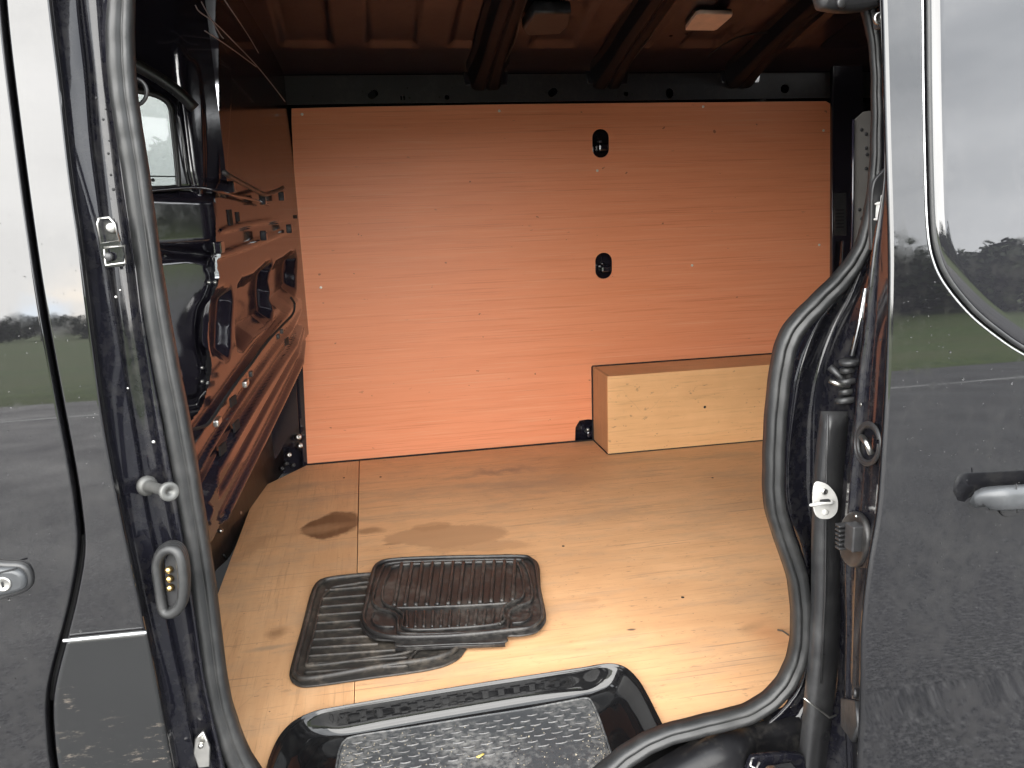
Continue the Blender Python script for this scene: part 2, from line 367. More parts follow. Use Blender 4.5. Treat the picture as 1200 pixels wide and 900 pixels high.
for i, (x, y, s, lab) in enumerate(trees):
    g = 'trees along the slope behind the viewer' if lab else 'far trees beyond the field behind the viewer'
    s *= .9 if y > -60 else 1
    if lab == 'hedge': lab = 'dark bushy hedgerow tree filling the row behind the taller trees on the slope'; g = 'hedgerow trees filling the row on the slope'
    e = empty('hedge_tree', (x, y, terr(x, -y)-.35), label=lab or 'far dark tree in the line beyond the field behind the viewer', category='tree', group=g)
    c = bpy.data.objects.new('crown', CR[i % 3]); COL.objects.link(c); c.parent = e; c.location = (0, 0, s*.85+.3); c.scale = (s*1.35, s*1.2, s*.85); c.rotation_euler = (0, 0, i*1.3)
    t = bpy.data.objects.new('trunk', TRK); COL.objects.link(t); t.parent = e; t.scale = (s*.7,)*3

# ---------------------------------------------------------------- the van
VAN = empty('van', (0, 0, 0), label='black panel van with its sliding side door open on a plywood lined cargo bay', category='van')
def skin(z, base, rad=8.2): 
    d = z-.85; return base + (d*d/(2*rad) if d > 0 else d*d/(2*4.5))
def on_skin(px, py, base):
    p = at(px, py, base)
    for _ in range(5): p = at(px, py, skin(p.z, base))
    return p
def interp(tab, q):
    """smooth interpolation of [(key, value)] with straight extrapolation"""
    tab = sorted(tab); 
    if q <= tab[0][0]: (a, b), (c, d) = tab[0], tab[1]; return b+(q-a)*(d-b)/(c-a)
    if q >= tab[-1][0]: (a, b), (c, d) = tab[-2], tab[-1]; return d+(q-c)*(d-b)/(c-a)
    for i in range(len(tab)-1):
        if tab[i][0] <= q <= tab[i+1][0]: break
    (x0, y0), (x1, y1) = tab[i], tab[i+1]
    def sl_(k):
        if k == 0: return (tab[1][1]-tab[0][1])/(tab[1][0]-tab[0][0])
        if k == len(tab)-1: return (tab[k][1]-tab[k-1][1])/(tab[k][0]-tab[k-1][0])
        return (tab[k+1][1]-tab[k-1][1])/(tab[k+1][0]-tab[k-1][0])
    h = x1-x0; t = (q-x0)/h; m0, m1 = sl_(i)*h, sl_(i+1)*h
    return (2*t**3-3*t*t+1)*y0+(t**3-2*t*t+t)*m0+(-2*t**3+3*t*t)*y1+(t**3-t*t)*m1
ROWS = [(-230+11*k) for k in range(126)]
GAPL = [(-200, -8), (0, 3), (150, 20), (330, 45), (450, 66), (540, 83), (590, 91), (640, 95), (690, 88), (745, 75), (800, 61), (830, 58), (880, 61), (900, 64), (1000, 78)]
XE = [(-100, 52), (0, 60), (100, 72), (200, 83), (300, 97), (400, 110), (500, 124), (600, 143), (700, 164), (800, 185), (900, 203), (1000, 222)]
XS = [(-100, 126), (0, 128), (100, 136), (200, 149), (300, 162), (400, 176), (500, 194), (600, 212), (700, 228), (800, 243), (900, 266), (1000, 286)]
SK = -.085
# front door: skin with rolled rear edge
cols = []
for dx, dy in ((-3.5, .028), (-3.5, .010), (-4.2, .003), (-6, .0), (-7, .0), (-8.5, 0)):
    cols.append([on_skin(interp(GAPL, y)+dx, y, SK)+Vector((0, dy, 0)) for y in ROWS])
edge = cols[-1]
for f in (.01, .04, .12, .3, .6, 1.): cols.append([Vector((p.x+(-1.5-p.x)*f, skin(p.z, SK), p.z)) for p in edge])
FD = grid('front_door', cols, PAINT, VAN); solid(FD, .0012, -1)
grid('gap_dark_backing', [[on_skin(interp(GAPL, y)+d, y, SK)+Vector((0, .024, 0)) for y in ROWS] for d in (-12, 10)], DARK, VAN)  # black sheet behind the gap, standing in for the shade inside it
# B pillar: outer skin, rounded edge, stepped door shut
prof = [(0, .026, 'g', 3.5), (0, .010, 'g', 3.8), (0, .003, 'g', 4.6), (0, 0, 'g', 6.0), (0, 0, 'g', 7.), (0, 0, 'g', 8.5), (0, 0, 'm', .5), (0, 0, 'e', -8), (0, 0, 'e', -6), (0, 0, 'e', -5), (0, .0015, 'e', -2.5), (0, .006, 'e', 0),
        (.04, .012, 't', 0), (.08, .030, 't', 0), (.12, .040, 't', 0), (.40, .046, 't', 0), (.44, .050, 't', 0), (.47, .062, 't', 0), (.50, .068, 't', 0), (.80, .072, 't', 0), (.84, .068, 't', 0), (.87, .058, 't', 0), (.93, .056, 't', 0), (.96, .062, 't', 0), (1.0, .09, 't', 0), (1.12, .105, 't', 0)]
cols = []
for (t, dy, kd, dx) in prof:
    c = []
    for y in ROWS:
        g, e, s = interp(GAPL, y), interp(XE, y), interp(XS, y)
        px = g+dx if kd == 'g' else (g+e)/2 if kd == 'm' else e+dx if kd == 'e' else e+(s-e)*t
        wob = 0
        if kd == 't' and .1 < t < .9: px += 1.6*math.sin(y/67.+t*3)+.5*math.sin(y/23.+t*9); wob = .003*math.sin(y/90.+t*7)
        base = on_skin(px if kd != 't' else e, y, SK).y
        c.append(at(px, y, base+dy+wob))
    cols.append(c)
BP = grid('b_pillar', cols, PAINT, VAN, flip=True); BP.data.materials.append(INNER)
nr = len(ROWS)-1
for p in BP.data.polygons:
    if p.index//nr >= 13: p.material_index = 1
# lower cladding of the pillar with a bright top trim
rw = [746+8*k for k in range(40)]
SCUFF = NT('scuffed_black_cladding'); _c = SCUFF.coord(); _n = SCUFF.noise(SCUFF.coord((30, 30, 90), rot=(0, .5, 0)), 1.6, 6, .7); _b = SCUFF.noise(_c, 9, 3)
SCUFF.set(Base_Color=SCUFF.mix(SCUFF.math('MULTIPLY', SCUFF.ramp(_n, [(.56, 0.), (.72, .8)]), SCUFF.ramp(_b, [(.52, 0.), (.64, .8)])), (.014, .0145, .015), (.30, .25, .20)), Roughness=.4, Specular_IOR_Level=.1, Coat_Weight=.5, Coat_IOR=1.5, Coat_Roughness=.06); SCUFF = SCUFF.m
lc = [[on_skin(interp(GAPL, y)+7, max(y, 746+4*(1-f))-10*f, SK)+Vector((0, -.005+.004*(f > .99), 0)) if False else on_skin((interp(GAPL, y)+7)*(1-f)+(interp(XE, y)-2)*f, y-9*f, SK)+Vector((0, -.0045, 0)) for y in rw] for f in (0, .04, .25, .5, .75, .96, 1)]
solid(grid('sill_cladding', lc, SCUFF, VAN, flip=True, label='scuffed lower cladding panel'), .003, -1)
sweep('trim_strip', [on_skin(76+f*97, 748-9.5*f, SK)+Vector((0, -.0065, 0)) for f in (0, .2, .4, .6, .8, 1)], circ(.0022, 8), TRIMW, VAN)
# front door handle and lock
hd = PY(on_skin(10, 678, SK).y-.004)
plate('handle_recess', hd, smooth2(pxs(hd, [(-60, 650), (0, 658), (25, 660), (35, 668), (38, 682), (32, 692), (8, 700), (-60, 712)])), thick=.012, bev=.004, mat=PLAST, parent=FD, off=.004)
plate('door_handle', hd, smooth2(pxs(hd, [(-60, 654), (0, 662), (20, 663), (31, 670), (34, 682), (28, 689), (5, 695), (-60, 706)])), thick=.018, bev=.006, mat=SILVER, parent=FD, off=.012)
p = hd.hit(8, 680); lathe('lock_barrel', p+Vector((0, -.010, 0)), (0, -1, 0), [(.0105, 0), (.0105, .003), (.009, .0042), (.008, .0035)], STEEL, FD, 20)
box('keyhole', p+Vector((0, -.0142, 0)), (.0022, .001, .008), DARK, FD, 0)
tube('handle_crease', [hd.hit(-20, 676, .014), hd.hit(8, 669, .0125), hd.hit(20, 666, .0125)], .0012, DARK, FD)

# sliding door, slid back and standing proud of the side
DK = -.262
XO = [(-200, 1029), (0, 1036), (150, 1040), (300, 1044), (380, 1043), (450, 1040), (520, 1036), (600, 1030), (667, 1019), (733, 1012), (833, 1010), (900, 1007), (1000, 1003)]
XI = [(-200, 1026), (0, 1031), (200, 1036), (290, 1022), (340, 1016), (383, 1012), (450, 1003), (500, 999), (567, 993), (650, 988), (733, 990), (817, 989), (900, 992), (1000, 992)]
def dskin(z):
    b = skin(z, DK, 6.1); k = (z-.80)/.05
    return b - .006/(1+math.exp(-k*2)) + .006*math.exp(-((z-.80)/.018)**2)*0
def on_door(px, py):
    p = at(px, py, DK)
    for _ in range(5): p = at(px, py, dskin(p.z))
    return p
cols = []; oc = [on_door(interp(XO, y), y) for y in ROWS]
for f, in ((0,), (.15,), (.2,), (.5,), (.8,), (.86,), (.94,)):
    c = []
    for y, o_ in zip(ROWS, oc):
        px = interp(XI, y)*(1-f)+interp(XO, y)*f
        dep = -.135*(1-f)+(o_.y+.012)*f + (.006 if .17 < f < .84 else 0)
        c.append(at(px, y, dep))
    cols.append(c)
for dxw, dy in ((-.0005, .006), (.001, .002), (.004, 0)): cols.append([Vector((o_.x+dxw, dskin(o_.z)+dy, o_.z)) for o_ in oc])
for f in (.004, .005, .008, .02, .05, .1, .2, .4, .7, 1): cols.append([Vector((o_.x+(1.95-o_.x)*f, dskin(o_.z), o_.z)) for o_ in oc])
SD = grid('sliding_door', cols, PAINT, VAN, flip=True); SD.data.materials.append(INNER)
for p in SD.data.polygons:
    if p.index//nr < 6: p.material_index = 1
solid(SD, .0015, -1)
# pressed side window blank with its rounded corner, rubber trim and drawn pale highlight
wpx = [(1083, -300), (1084, -100), (1086, 0), (1087, 100), (1089, 200), (1092, 270), (1099, 305), (1113, 332), (1140, 364), (1170, 389), (1200, 409), (1260, 440), (1400, 490), (1700, 560)]
wp = smooth_path([on_door(*q) for q in wpx], 6)
_g = []
for k, q in enumerate(wp):
    row = []
    for f in (0, .006, .02, .1, .4, 1):
        x = q.x + (max(q.x, 1.9)-q.x)*f; zz = q.z+(2.06-q.z)*f
        row.append(Vector((x, dskin(zz)-.004+(.004 if f == 0 else 0), zz)))
    _g.append(row)
WPN = mat_paint('dark_window_blank', (.010, .010, .012), 1., 1.75, .01, .1)
solid(grid('window_panel', _g, WPN, SD), .002, -1)
for nm, dd, rad, mt in (('window_trim', 0, .0032, SEAL), ('window_highlight', .007, .0012, TRIMW)):  # second tube is a pale line drawn as the edge's highlight
    pth = []
    for k, q in enumerate(wp):
        t_ = (wp[min(k+1, len(wp)-1)]-wp[max(k-1, 0)]).normalized(); nrm = Vector((-t_.z, 0, t_.x)); s_ = 1 if nrm.x < 0 else -1
        pth.append(q+nrm*s_*dd+Vector((0, -.0035 if dd == 0 else -.001, 0)))
    tube(nm, pth, rad, mt, SD)
hp = PY(on_door(1160, 585).y-.003)
plate('handle_recess', hp, rr(*hp.loc(hp.hit(1235, 584)), .176, .034, .015, rot=.05), thick=.005, bev=.002, mat=PAINT, parent=SD, off=.0015)
hv = []
for k in range(25):
    f = (k/24)**1.5; c_ = hp.hit(1149+150*f, 586-9*f, .008+.024*min(1, f*6)**.6)
    hv.append(c_)
sc_ = [(.72 if k == 0 else .93 if k == 1 else 1) for k in range(25)]
sweep('door_handle', hv, [(a*.0165, b*.009) for a, b in [(1, -.8), (1, .3), (.75, .9), (.2, 1.), (-.4, .95), (-.85, .7), (-1, .2), (-1, -.8)]], SILVER, SD, up=(0, -1, 0), scale=sc_)
tube('handle_split', [hp.hit(1191+1*f, 567+34*f, .037) for f in (0, .5, 1)], .0009, DARK, SD)
# things on the leading edge of the sliding door
def strip_pt(px, py, f=None):
    xi, xo = interp(XI, py), interp(XO, py); f = (px-xi)/(xo-xi); return at(px, py, -.135*(1-f)+(on_door(xo, py).y+.012)*f)
def strip_plane(px, py):
    a, b = strip_pt(px-6, py), strip_pt(px+6, py); return Plane(strip_pt(px, py), b-a, (0, 0, 1))
sp = strip_plane(1017, 520)
def ell(pl, cx, cy, rx, ry, n=28, h=0, rot=0): 
    return [pl.hit(cx+rx*math.cos(2*math.pi*k/n)*math.cos(rot)-ry*math.sin(2*math.pi*k/n)*math.sin(rot), cy+rx*math.cos(2*math.pi*k/n)*math.sin(rot)+ry*math.sin(2*math.pi*k/n)*math.cos(rot), h) for k in range(n)]
grid('latch_cup', [ell(sp, 1017, 520, 15, 25, h=.001), ell(sp, 1017, 520, 14, 24, h=.006), ell(sp, 1017, 520, 11, 20, h=.005), ell(sp, 1018, 521, 9, 17, h=-.012), ell(sp, 1018, 523, 1, 2, h=-.018)][::-1], PLAST, SD).data.polygons.foreach_set('use_smooth', [True]*(4*27))
tube('latch_cup_highlight', [sp.hit(1010, 512, .006), sp.hit(1016, 520, .010), sp.hit(1021, 532, .004)], .0045, STEEL, SD)  # bright bar set inside the cup as its drawn highlight
tube('latch_cup_rim', ell(sp, 1017, 520, 15, 25, h=.004), .002, PLAST, SD, closed=True)
sp = strip_plane(1004, 632)
G = plate('cable_gasket', sp, smooth2([sp.loc(q) for q in ell(sp, 1003, 632, 17, 33, 16)], 3), thick=.010, bev=.004, mat=MATR, parent=SD, off=.006)
for k in range(6):
    y0 = 615+5.2*k; box('contact_fin', sp.hit(991, y0, .018), (.028, .012, .0035), PLAST, SD, .001)
box('contact_block', sp.hit(1001, 629, .014), (.018, .022, .040), PLAST, SD, .002)
lathe('rivet', sp.hit(1004, 605, .006), sp.n, [(.003, 0), (.003, .002), (.001, .003)], STEEL, SD, 10)
sp = strip_plane(1001, 845)
plate('lower_latch', sp, pxs(sp, [(991, 818), (1008, 822), (1011, 852), (1004, 870), (991, 852)]), thick=.008, bev=.002, mat=PLAST, parent=SD, off=.008)
lathe('latch_bolt', sp.hit(1004, 812, .003), sp.n, [(.007, 0), (.007, .004), (.004, .006), (.003, .004)], PLAST, SD, 14)
for (x, y, r_) in ((997, 678, .0022), (993, 746, .002), (1000, 770, .0018), (998, 776, .0018), (997, 696, .0015), (1032, 398, .002), (1009, 474, .0026)):
    q = strip_plane(x, y); lathe('drain_hole', q.hit(x, y, .0004), q.n, [(r_, 0), (r_, .0008)], DARK if y != 474 else STEEL, SD, 10)
# seal-side white hinge hardware near the top
hwp = PY(-.10)
for (x, y, w_, h_, m_) in ((1037, 233, .010, .012, WHITEP), (1033, 246, .014, .024, WHITEP), (1037, 262, .009, .014, WHITEP), (1029, 239, .006, .003, WHITEP), (1028, 257, .007, .003, WHITEP)):
    box('roller_bracket', hwp.hit(x, y), (w_, .010, h_), m_, VAN, .002)
lathe('roller_bolt', hwp.hit(1038, 283), (0, -1, 0), [(.006, 0), (.006, .004), (.003, .006)], PLAST, VAN, 14)
plate('roller_carrier', hwp, smooth2(pxs(hwp, [(1026, 225), (1034, 205), (1050, 203), (1052, 292), (1030, 294), (1025, 285)])), thick=.008, bev=.002, mat=PLAST, parent=VAN, off=-.008)

# rear jamb between the seal and the sliding door
SR = [(-200, 1035), (0, 1030), (100, 1036), (200, 1036), (260, 1030), (300, 1016), (345, 985), (380, 955), (420, 936), (460, 927), (550, 920), (600, 922), (640, 938), (700, 946), (750, 948), (800, 938), (830, 915), (860, 880), (900, 860), (1000, 830)]
prof = [(-.35, .09), (-.1, .075), (0, .06), (.06, .045), (.12, .05), (.25, .058), (.4, .055), (.5, .04), (.6, .02), (.75, -.005), (.9, -.02), (1.0, -.04), (1.15, -.06), (1.5, -.07)]
cols = []
for t, dep in prof:
    c = []
    for y in ROWS:
        s, e = interp(SR, y), interp(XI, y); e = max(e, s+8); c.append(at(s+(e-s)*t+ (2*math.sin(y/33.+t*8) if .05 < t < .9 else 0), y, dep+.004*math.sin(y/41.+t*9)))
    cols.append(c)
solid(grid('rear_jamb', cols, INNER, VAN, flip=True), .001, -1)
CL = [(482, 962), (500, 959), (560, 953), (620, 951), (700, 950), (760, 947), (820, 942), (900, 934), (960, 928)]
CRR = [(482, 998), (560, 993), (640, 989), (700, 988), (760, 984), (820, 978), (900, 968), (960, 960)]
rw = [482, 484, 488, 496]+[505+9*k for k in range(52)]
cols = []
for k in range(13):
    f = k/12; bul = math.sin(math.pi*min(1, f*1.02))
    cols.append([at(interp(CL, y)*(1-f)+interp(CRR, y)*f, y, -.012-.030*bul**.6*(min(1, (y-480)/14.))**.5) for y in rw])
PLG = mat_rubber('grey_jamb_plastic', (.020, .020, .021), .30, (.07, .07, .07), .5, 25)
grid('jamb_cover', cols, PLG, VAN, flip=True)
tube('cover_rib', [at(x, y, -.046) for x, y in ((970, 486), (969, 540), (968, 600), (967, 700), (962, 800))], .0016, PLG, VAN)
tube('cover_crease', [at(x, y, -.048) for x, y in ((942, 818), (958, 830), (972, 841), (980, 838))], .0016, STEEL, VAN)
cp = PY(-.050)
br = plate('catch_plate', cp, smooth2(pxs(cp, [(955, 567), (966, 566), (976, 574), (982, 586), (981, 600), (972, 608), (958, 606), (953, 590)]), 4), thick=.003, bev=.0008, mat=WHITEP, parent=VAN, off=0)
lathe('catch_bolt', cp.hit(966, 576), (0, -1, 0), [(.0055, 0), (.0055, .002), (.003, .004), (.002, .003)], STEEL, br, 16)
lathe('catch_bolt', cp.hit(967, 600), (0, -1, 0), [(.005, 0), (.005, .002), (.003, .003)], WHITEP, br, 16)
tube('catch_hook', [cp.hit(955, 592, .002), cp.hit(950, 592, .012), cp.hit(962, 590, .018), cp.hit(974, 590, .010), cp.hit(976, 588, .001)], .0026, WHITEP, br)
box('catch_jaw', cp.hit(967, 588, .004), (.016, .008, .007), DARK, br, .001)
tube('chrome_rod', [at(1014, 338, -.03), at(1009, 372, -.03), at(998, 417, -.03)], .0045, mat_metal('chrome', (.9, .9, .9), .08), VAN)
lathe('rod_collar', at(996, 421, -.03), (.1, 0, -1), [(.016, 0), (.018, .003), (.017, .008), (.010, .010)], PLAST, VAN, 18)
for k, (y, r_) in enumerate(((433, .012), (446, .016), (458, .012), (468, .017))):
    lathe('linkage_bush', at(993-k, y, -.02), (.1, -.2, -1), [(r_*.6, -.004), (r_, -.003), (r_, .005), (r_*.6, .007)], PLAST, VAN, 16)
tube('linkage_pin', [at(972, 446, -.02), at(982, 450, -.03), at(995, 452, -.03)], .004, STEEL, VAN)
tube('linkage_arm', [at(972, 430, 0), at(985, 441, -.01), at(1000, 470, -.02)], .006, PLAST, VAN)
pj = PY(-.02)
plate('lower_catch', pj, smooth2(pxs(pj, [(873, 884), (885, 878), (930, 876), (938, 888), (936, 912), (872, 912)]), 3), thick=.012, bev=.003, mat=INNER, parent=VAN, off=.02)
tube('catch_hook', [pj.hit(881, 890, .03), pj.hit(879, 897, .034), pj.hit(886, 901, .034), pj.hit(890, 893, .03)], .0022, STEEL, VAN)
box('roller_arm', pj.hit(915, 902, .035), (.05, .02, .010), PLAST, VAN, .003)
lathe('roller_wheel', pj.hit(905, 904, .05), (0, 0, 1), [(.010, -.005), (.012, -.003), (.012, .003), (.010, .005)], STEEL, VAN, 16)
# header above the opening and top corner fittings
hy = [(.07, 1.84), (.03, 1.85), (.0, 1.87), (-.03, 1.875), (-.06, 1.90), (-.065, 1.97), (-.02, 2.12), (.12, 2.24)]
grid('header_panel', [[Vector((x, y, z)) for y, z in hy] for x in (-.45, 0, .4, .8, 1.2)], INNER, VAN, flip=False)
tp = PY(-.035)
plate('roller_cover', tp, smooth2(pxs(tp, [(964, -40), (1032, -40), (1034, 2), (1024, 9), (1000, 12), (975, 10), (964, 2)]), 4), thick=.03, bev=.009, mat=PLG, parent=VAN, off=0)
lathe('cover_bolt', at(1029, 22, -.06), (0, -1, 0), [(.009, 0), (.009, .004), (.006, .006), (.004, .003)], STEEL, VAN, 16)
box('bolt_bracket', at(1033, 24, -.045), (.016, .02, .024), PLAST, VAN, .004)
lathe('rivet', at(986, 3, -.045), (0, -1, 0), [(.008, 0), (.007, .002), (.003, .003)], PLAST, VAN, 14)

# door seal: closed rubber loop round the opening
sq = [(150, -55, .8), (143, -15, .9), (140, 40, 1), (143, 100, 1), (150, 150, 1), (158, 200, 1), (172, 300, 1), (188, 400, 1.05), (207, 500, 1.1), (224, 600, 1.1), (239, 700, 1.1), (252, 800, 1.08), (264, 850, 1.1), (285, 900, 1.15), (330, 950, 1.1), (420, 975, 1.1), (560, 970, 1.1), (660, 945, 1.1), (706, 912, 1.1), (740, 884, 1.05), (778, 864, 1), (830, 850, 1), (880, 836, 1), (915, 810, 1), (934, 775, 1), (940, 735, 1), (936, 680, 1), (920, 630, 1), (909, 590, 1), (908, 540, 1), (911, 480, 1.0), (919, 420, 1.0), (931, 388, 1.0), (958, 358, .95), (990, 325, .9), (1012, 290, .75), (1022, 245, .6), (1027, 190, .5), (1028, 120, .45), (1026, 60, .45), (1018, 10, .6), (1000, -40, .8), (960, -64, .9), (880, -72, .9), (600, -74, .9), (300, -74, .9), (190, -72, .8)]
def segpt(px, py): return at(px, py, 0.0)
sp_ = smooth_path([tuple(segpt(a, b)) for a, b, c in sq], 7, True)
scl = [v.x for v in smooth_path([(c, 0, 0) for a, b, c in sq], 7, True)]
for i, v in enumerate(sp_): v += Vector((0, .0006*math.sin(i*1.3), 0))
SP = [(1.05, -.9), (1.05, -.2), (.95, .35), (.7, .8), (.3, 1.0), (-.05, .93), (-.22, .62), (-.34, .58), (-.45, .78), (-.72, .74), (-.95, .45), (-1.02, 0), (-.95, -.9)]
sweep('door_seal', sp_, [(a*.0164, b*.0164) for a, b in SP], SEAL, VAN, closed=True, up=(0, -1, 0), scale=scl)
sweep('seal_flange', [v+Vector((0, .010, 0)) for v in sp_], [(.024, -.006), (.024, .001), (-.005, .001), (-.005, -.006)], INNER, VAN, closed=True, up=(0, -1, 0), scale=scl)

# left shut: striker, guide stud, contact gasket, small catch
lp = Plane(at(130, 285, -.045), (1, -.15, 0), (0, 0, 1))
plate('striker_plate', lp, pxs(lp, [(114, 254), (134, 256), (147, 296), (146, 312), (124, 314), (117, 290)]), thick=.004, bev=.001, mat=INNER, parent=VAN, off=.003)
tube('striker_loop', [lp.hit(x, y, .010) for x, y in ((116, 256), (128, 255), (134, 262), (140, 282), (118, 285), (114, 262), (116, 256))], .0016, STEEL, VAN)
tube('striker_loop', [lp.hit(x, y, .010) for x, y in ((122, 290), (146, 288), (147, 308), (124, 311), (122, 292))], .0016, STEEL, VAN)
lathe('striker_bolt', lp.hit(131, 267, .006), lp.n, [(.007, 0), (.007, .004), (.004, .006)], STEEL, VAN, 12)
lathe('striker_bolt', lp.hit(128, 301, .006), lp.n, [(.006, 0), (.006, .004), (.004, .006)], PLAST, VAN, 12)
a, b = at(171, 569, -.03), at(198, 576, -.095); ax = (b-a).normalized(); ln = (b-a).length
lathe('guide_stud', a, ax, [(.0135, 0), (.0145, .002), (.0145, .006), (.010, .008), (.0075, .010), (.0075, ln-.006), (.0128, ln-.004), (.0135, ln), (.0130, ln+.004), (.0115, ln+.005), (.0045, ln+.0045), (.0035, ln+.001)], mat_metal('worn_zinc', (.13, .13, .125), .5, .6), VAN, 24)
gp = Plane(at(200, 681, -.075), (1, -.45, 0), (.0, .05, 1))
ring = smooth_path([gp.hit(x, y, 0) for x, y in ((203, 644), (211, 653), (215, 680), (213, 706), (203, 718), (192, 716), (187, 690), (184, 662), (191, 647))], 5, True)
for k, (h, r_) in enumerate(((0, .0075), (-.008, .0085), (-.018, .0075))):
    tube('contact_gasket' if k == 0 else 'gasket_fold', [q+gp.n*h+Vector((-.004*k, 0, 0)) for q in ring], r_, SEAL, VAN, closed=True, n=8)
plate('contact_plate', gp, smooth2(pxs(gp, [(203, 648), (211, 660), (212, 700), (204, 714), (194, 710), (190, 670), (194, 652)]), 3), thick=.004, mat=DARK, parent=VAN, off=-.006)
for k in range(3): lathe('brass_contact', gp.hit(199.5+.8*k, 667+10.5*k, -.005), gp.n, [(.0052, 0), (.0048, .006), (.002, .008)], BRASS, VAN, 12)
cq = PY(-.035)
plate('small_catch', cq, pxs(cq, [(228, 866), (238, 858), (246, 876), (246, 899), (232, 901), (226, 884)]), thick=.008, bev=.002, mat=STEEL, parent=VAN, off=0, label='small worn metal catch')
lathe('catch_pin', cq.hit(236, 872, .004), (0, -1, 0), [(.004, 0), (.004, .006), (.002, .007)], STEEL, VAN, 10)
for x, y, r_ in ((150, 455, .0016), (180, 518, .0028), (136, 348, .002), (141, 340, .0015), (113, 115, .0018), (121, 140, .0018), (127, 180, .0018), (130, 205, .0018), (133, 222, .0022), (124, 128, .0012), (128, 165, .0014)):
    lathe('pillar_rivet', at(x, y, -.062 if y > 300 else -.048), (0, -1, 0), [(r_, 0), (r_*.8, .0015)], STEEL if y > 300 else DARK, VAN, 8)
q0 = at(156, 108, -.01)
tube('pull_ring', [at(156+16*math.cos(t), 108+16*math.sin(t), .045) for t in [k*math.pi/14 for k in range(28)]], .0028, PLAST, VAN, closed=True)

# sill below the opening
SILLM = mat_paint('dull_sill_paint', (.008, .008, .009), .25, 1.45, .3, .25, .12)
def ztop(x):
    if x < .33: return .475
    if x < .60: f = (x-.33)/.27; f = f*f*(3-2*f); return .475+(.560-.475)*f
    return .560-.03*max(0, min(1, (x-.60)/.05))
cols = []
for k in range(60):
    x = -.5+k*2.45/59; z = ztop(x)
    yo = .07*max(0, min(1, (x-.60)/.06))
    cols.append([Vector((x, y+yo, zz)) for y, zz in ((.02, z-.012), (-.012, z-.006), (-.030, z-.012), (-.040, z-.03), (-.045, z-.06), (-.060, z-.072), (-.075, z-.08), (-.082, z-.10), (-.084, .42 if z < .5 else .44), (-.080, .33), (-.05, .30))])
grid('sill_panel', cols, SILLM, VAN)

# ---------------------------------------------------------------- step well
FZ = .553
rim_px = [(303, 985), (306, 940), (311, 912), (318, 888), (329, 866), (346, 849), (370, 838), (400, 832), (470, 820), (550, 807), (620, 796), (680, 787), (712, 782), (732, 786), (748, 801), (760, 821), (769, 839), (777, 855)]
inn_px = [(385, 985), (389, 945), (391, 925), (393, 908), (395, 894), (398, 880), (404, 869), (418, 863), (470, 855), (550, 842), (620, 831), (668, 822), (688, 819), (695, 826), (702, 842), (709, 862), (715, 880), (722, 900)]
F_ = PZ(FZ); T_ = PZ(.503)
rimp = smooth_path([F_.hit(*q) for q in rim_px], 5); innp = smooth_path([T_.hit(*q) for q in inn_px], 5)
cols = []
for t, v in ((0, -.10), (.0, .0), (.03, .02), (.06, .07), (.09, .16), (.13, .30), (.18, .46), (.24, .60), (.33, .74), (.46, .85), (.62, .93), (.80, .98), (1, 1), (1.06, 1.06)):
    cols.append([Vector((a.x+(b.x-a.x)*t, a.y+(b.y-a.y)*t, a.z+.004+(b.z-a.z-.004)*v)) for a, b in zip(rimp, innp)])
WELLM = mat_paint('wet_black_step_well', (.005, .005, .0055), 1., 1.5, .03, .06)
wt = WELLM.node_tree
solid(grid('step_well', cols, WELLM, VAN), .0015, 1)
tube('well_edge', [p+Vector((0, 0, .003)) for p in rimp], .0022, DARK, VAN, n=6)
ti = [T_.loc(p) for p in innp]
tout = ti+[(.40, -.03), (-.12, -.03)]
TRP = plate('step_tread', T_, tout, thick=.004, bev=.0, mat=TREAD, parent=VAN, off=0)
tube('tread_edge', [p+Vector((0, 0, .0015)) for p in innp], .0022, TREAD, TRP, n=6)
lug = None; s0 = T_.hit(690, 822); s1 = T_.hit(400, 868); du = (s0-s1).normalized(); dv = Vector((du.y, -du.x, 0)).normalized()
def inside(poly, x, y):
    r_ = False
    for i in range(len(poly)):
        (x0, y0), (x1, y1) = poly[i-1], poly[i]
        if (y0 > y) != (y1 > y) and x < (x1-x0)*(y-y0)/(y1-y0)+x0: r_ = not r_
    return r_
lp_ = [Vector((-.0115+.0023*k, -.0030*math.cos((k-5)/5*1.35), 0)) for k in range(11)]
LUGM = mat_rubber('worn_tread_lug_plastic', (.08, .08, .082), .36, (.22, .21, .2), .6, 90, .5)
lug = sweep('tread_lug', [du*p.x+dv*(-p.y) for p in lp_], [(.0016, 0), (.0010, .0024), (-.0010, .0024), (-.0016, 0)], LUGM, TRP)
first = True
for r_ in range(14):
    for c_ in range(22):
        p = s1+du*(.016+.0345*c_+(.017 if r_ % 2 else 0)-.02)+dv*(.014+.0160*r_)
        if not inside(ti+[(.40, .02), (-.12, .02)], p.x, p.y) or not inside(ti+[(.40, .02), (-.12, .02)], p.x+du.x*.017, p.y+du.y*.017) or not inside(ti+[(.40, .02), (-.12, .02)], p.x-du.x*.017, p.y-du.y*.017-.0): continue
        if p.y < .10: continue
        o = lug if first else dup(lug, TRP); first = False; o.location = (p.x, p.y, .503); o.rotation_euler = (0, 0, random.uniform(-.05, .05)); s = random.uniform(.85, 1.05); o.scale = (s, s, random.uniform(.5, 1.1))
for x, y, r_ in ((458, 850, .011), (475, 843, .008), (642, 822, .007)):
    tube('drain_ring', [T_.hit(x, y)+Vector((r_*math.cos(t), r_*.8*math.sin(t), .0016)) for t in [k*math.pi/9 for k in range(18)]], .0013, TREAD, TRP, closed=True)
for f in (.18, .55, .66): 
    i = int(f*(len(rimp)-1)); 
